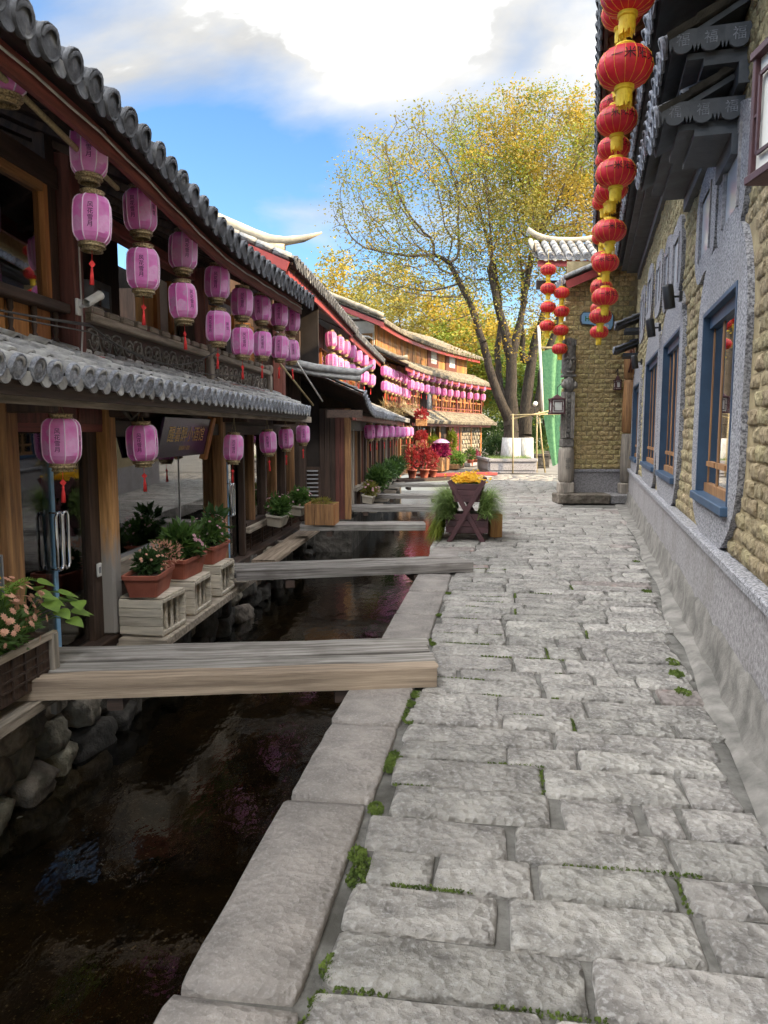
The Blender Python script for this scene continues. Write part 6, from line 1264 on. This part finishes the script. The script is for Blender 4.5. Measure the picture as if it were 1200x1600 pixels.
t = thing('menu_board', 'small grey menu board with yellow characters at the left of the glass door', 'sign', TA(.14, 4.36, .42), ROT_A + .06); MB().box(0, .02, -.13, .13, 0, .42, .004).build('board', 'sign_dark', t); MB().box(-.002, .022, -.14, -.13, -.01, .43).build('edge', 'grey_metal', t); MB().box(-.002, .022, .13, .14, -.01, .43).build('edge', 'grey_metal', t)
tx = text_mb('歌价高', .13, True, .95); MB().add([(.0225, v[0] + .045, .22 + v[1]) for v in tx.v], tx.f).build('lettering', 'letter_yellow', t)
# hanging planters past the second bridge
for i, (u_, z_, s_) in enumerate(((11.0, .22, 'nearest the second bridge'), (12.45, .22, 'beside the last glass bay'))): trough(u_, .28, z_, 'cream hanging trough of green begonias ' + s_, lambda t, z: bushy(t, z, .22, .30, .19, 520, .09, 'leaf_green', 'petal_pink', 16, .025, 60 + i), 'pot_cream', .24, .5, .17, 'cream hanging troughs', tilt=.15)
t = thing('wooden_planter', 'square brown wooden planter of dry sprigs standing on the third bridge', 'planter', (-1.02, 12.05, .10), ROT_A)
for a_ in range(4): 
    for q in range(3): MB().box(-.24 + q * .16, -.085 + q * .16, -.012, .012, 0, .34, .003).build('board', 'wood_orange' if a_ % 2 else 'wood_brown', t, loc=(math.sin(a_ * PI / 2) * .235, -math.cos(a_ * PI / 2) * .235, 0), rot=(0, 0, a_ * PI / 2))
MB().box(-.22, .22, -.22, .22, .2, .3).build('soil', 'soil', t); leafball(260, .24, .24, .07, .05, 71).build('foliage', 'leaf_olive', t, loc=(0, 0, .36))
trough(1.0, .32, .12, 'white hanging trough with pinkish sprigs at the brown plank corner', lambda t, z: bushy(t, z, .2, .3, .2, 420, .08, 'leaf_olive', 'petal_pink', 20, .03, 81), 'pot_cream', .24, .5, .17, 'white troughs by the planted windows', tilt=.15, T=TB)
for i in range(5): trough(2.6 + i * 1.5, .32, .2, f'white hanging trough of dark green leaves, {nth(i)} along the planted windows', lambda t, z: bushy(t, z, .3, .6, .3, 700, .13, ('leaf_green', 'leaf_deep')[i % 2], None, 0, .03, 90 + i), 'pot_cream', .24, .6, .18, 'white troughs by the planted windows', tilt=.12, T=TB)
for i in range(4): o = plank_mb(1.5, .35, .07, 310 + i).build('canal_ledge', 'wood_grey_h', None, loc=TB(.28, 2.2 + i * 2.6, -.12), rot=(0, 0, ROT_A + PI / 2)); tag(o, f'short grey ledge board under the planted windows, {nth(i)} from the brown plank corner', 'ledge')
# potted red plants and flowers at the far house
def potted(loc, h, rad, m, label, fm, n, rz, size, fl=None):
    t = thing('potted_plant', label, 'potted plant', loc, U(0, 6)); MB().lathe([(rad * .7, 0), (rad, h * .85), (rad * 1.12, h * .86), (rad * 1.12, h), (rad * .95, h), (rad * .9, h * .8), (0, h * .8)], 14, cap=False).build('pot', m, t, True); bushy(t, h * .8, rad * 1.9, rad * 1.9, rz, n, size, fm, fl, 20 if fl else 0, .04, int(loc[0] * 50) % 91)
led = plank_mb(3.2, .8, .1, 330).build('canal_ledge', 'wood_dark_h', None, loc=(1.55, 26.1, -.06), rot=(0, 0, R(35))); tag(led, 'dark timber ledge carrying the terracotta pots of red leaved plants', 'ledge')
potted((.98, 25.7, 0), .3, .16, 'terracotta', 'terracotta pot of tall red leaved plant at the house corner', 'leaf_red', 420, .62, .12); potted((1.42, 25.95, 0), .3, .17, 'terracotta', 'terracotta pot of bushy red leaved plant next to the red bridge', 'leaf_red', 480, .7, .12); potted((1.75, 26.3, 0), .26, .15, 'terracotta', 'terracotta pot of low red leaved plant at the ledge end', 'leaf_red', 300, .5, .12)
for i, z in enumerate((1.95, 1.2)): 
    t = thing('hanging_basket', f'wooden basket of red leaves on the corner post, {("upper", "lower")[i]} one', 'basket', (1.32, 26.3, z - .15)); MB().box(-.2, .2, -.16, .16, 0, .26, .02).build('basket', 'wood_orange_h', t); leafball(380, .3, .26, .28, .12, 101 + i).build('foliage', 'leaf_red', t, loc=(0, 0, .38))
    MB().tube([(0, .1, .2), (-.1, .5, .75)], .012, 5).build('hanger', 'black_metal', t)
t = thing('flower_trough', 'wooden trough of magenta bougainvillea before the far shop window', 'planter', WC(1.0, 3.4, 0), -ph(3.4)); MB().box(-.3, .3, -.75, .75, 0, .55, .02).build('trough', 'wood_brown', t); leafball(1500, .5, .95, .42, .13, 111).build('foliage', 'leaf_magenta', t, loc=(0, 0, .85))
t = thing('flower_trough', 'low wooden trough of bright green leaves beside the magenta bougainvillea', 'planter', WC(1.25, 5.3, 0), -ph(5)); MB().box(-.22, .22, -.6, .6, 0, .22, .02).build('trough', 'wood_brown', t); leafball(700, .5, .75, .36, .15, 112).build('foliage', 'leaf_fresh', t, loc=(0, 0, .42))
t = thing('parasol', 'small pale pink paper parasol stuck in the bougainvillea trough', 'parasol', WC(1.15, 3.1, .5), 0); MB().tube([(0, 0, 0), (0, 0, .8)], .015, 6).build('handle', 'bamboo', t); MB().lathe([(.36, .66), (.24, .76), (.1, .82), (0, .83)], 12).build('canopy', 'pink_pale', t)
for i, u_ in enumerate((3.9, 7.4)): t = thing('hanging_plant', ('yellow green ball of leaves hanging before the far shop window', 'trailing green plant hanging beside the red door')[i], 'plant', WC(.45, u_, 1.05), 0); leafball(800, .5 - .2 * i, .5 - .2 * i, .32 + .35 * i, .13, 120 + i).build('foliage', 'leaf_lime', t, loc=(0, 0, .15)); MB().tube([(0, 0, .1), (0, 0, .85)], .01, 5).build('cord', 'black_metal', t)
potted(WC(1.1, 8.2, 0), .3, .16, 'terracotta', 'terracotta pot of green grass by the red plank door', 'leaf_green', 200, .4, .16); potted(WC(1.0, 9.4, 0), .28, .15, 'terracotta', 'terracotta pot of dark leaves past the red plank door', 'leaf_magenta', 160, .32, .13)
o = MB().box(-.5, .5, -1.0, 1.0, 0, .16, .02).build('door_step', 'granite', None, loc=WC(.7, 9.0, -.02), rot=(0, 0, -ph(9))); tag(o, 'grey stone doorstep before the red plank door', 'step')
# sunlit climbing straw on the pent roof corner
r = random.Random(77); b = MB()
for _ in range(900): p_ = Vector(WC(r.uniform(-.3, .7), r.uniform(-1.6, 1.2), 2.2 + r.uniform(0, .45))); blade(b, p_, Vector((r.gauss(0, 1), r.gauss(0, 1), r.uniform(-.1, .8))).normalized(), r.uniform(.2, .5), .012, r, .3)
st = b.build('dry_straw', 'bamboo', None); st['kind'] = 'stuff'
# ================================================================ crossed-leg planter
t = thing('cross_leg_planter', 'dark brown wooden planter on crossed legs with yellow flowers and long grass', 'planter', (1.20, 10.68, 0), R(-9)); Lh = 1.0
def leg(y, s_): MB().box(-.035, .035, -.022, .022, -.52, .52, .004).build('leg', 'maroon', t, loc=(0, y, .44), rot=(0, s_ * R(29), 0))
for y in (0, Lh):
    leg(y, 1); leg(y + .045, -1)
for i in range(3): MB().box(-.20, .20, -.012, .012, 0, .085, .004).build('end_board', 'maroon', t, loc=(0, .06, .58 + i * .09)); MB().box(-.20, .20, -.012, .012, 0, .085, .004).build('end_board', 'maroon', t, loc=(0, Lh - .06, .58 + i * .09))
for i in range(3): MB().box(-.30, .30, -.012, .012, 0, .09, .004).build('end_board', 'maroon', t, loc=(.02, .09, .12 + i * .095))
for s_ in (-1, 1):
    for i in range(3): MB().box(-.012, .012, .07, Lh - .07, 0, .085, .003).build('side_board', 'maroon', t, loc=(s_ * (.17 + .03 * i), 0, .58 + i * .09)); MB().box(-.012, .012, .1, Lh - .05, 0, .09, .003).build('side_board', 'maroon', t, loc=(s_ * .29, 0, .12 + i * .095))
MB().box(-.26, .26, .1, Lh - .06, .1, .36).build('soil', 'soil', t); MB().box(-.2, .2, .08, Lh - .08, .6, .78).build('soil', 'soil', t)
r = random.Random(61); b = MB(); b2 = MB()
for _ in range(700): blossom(b, Vector((r.gauss(0, .105), r.uniform(.05, Lh - .05), .86 + abs(r.gauss(0, .055)))), Vector((r.gauss(0, .5), r.gauss(-.3, .5), 1)).normalized(), r.uniform(.018, .03), 6)
b.build('blossoms', 'petal_yellow', t); leafball(500, .2, .5, .09, .05, 62, shell=.1).build('foliage', 'leaf_green', t, loc=(0, Lh / 2, .82))
for s_, n_ in ((-1, 2000), (1, 1000)):
    b = MB()
    for _ in range(n_):
        p_ = Vector((s_ * r.uniform(.16, .34), r.uniform(-.02, Lh), .36 + r.uniform(-.05, .28))); blade(b, p_, Vector((s_ * r.uniform(.2, 1.0), r.gauss(0, .5), r.uniform(.0, 1.0))).normalized(), r.uniform(.2, .44), .009, r, r.uniform(.35, .75))
    b.build('grass', 'grass_blade', t)
b = MB()
for _ in range(500): blade(b, Vector((-.33 - r.uniform(0, .15), r.uniform(-.05, Lh), .34 - r.uniform(0, .2))), Vector((-r.uniform(.1, .6), r.gauss(0, .5), -.5)).normalized(), r.uniform(.2, .4), .009, r, .3)
b.build('trailing_grass', 'leaf_lime', t)
o = bx('wooden_box', 'wood_orange', None, 1.62, 1.80, 11.1, 11.5, 0.0, .36, .01); tag(o, 'plain light wooden box tucked behind the crossed-leg planter', 'box')
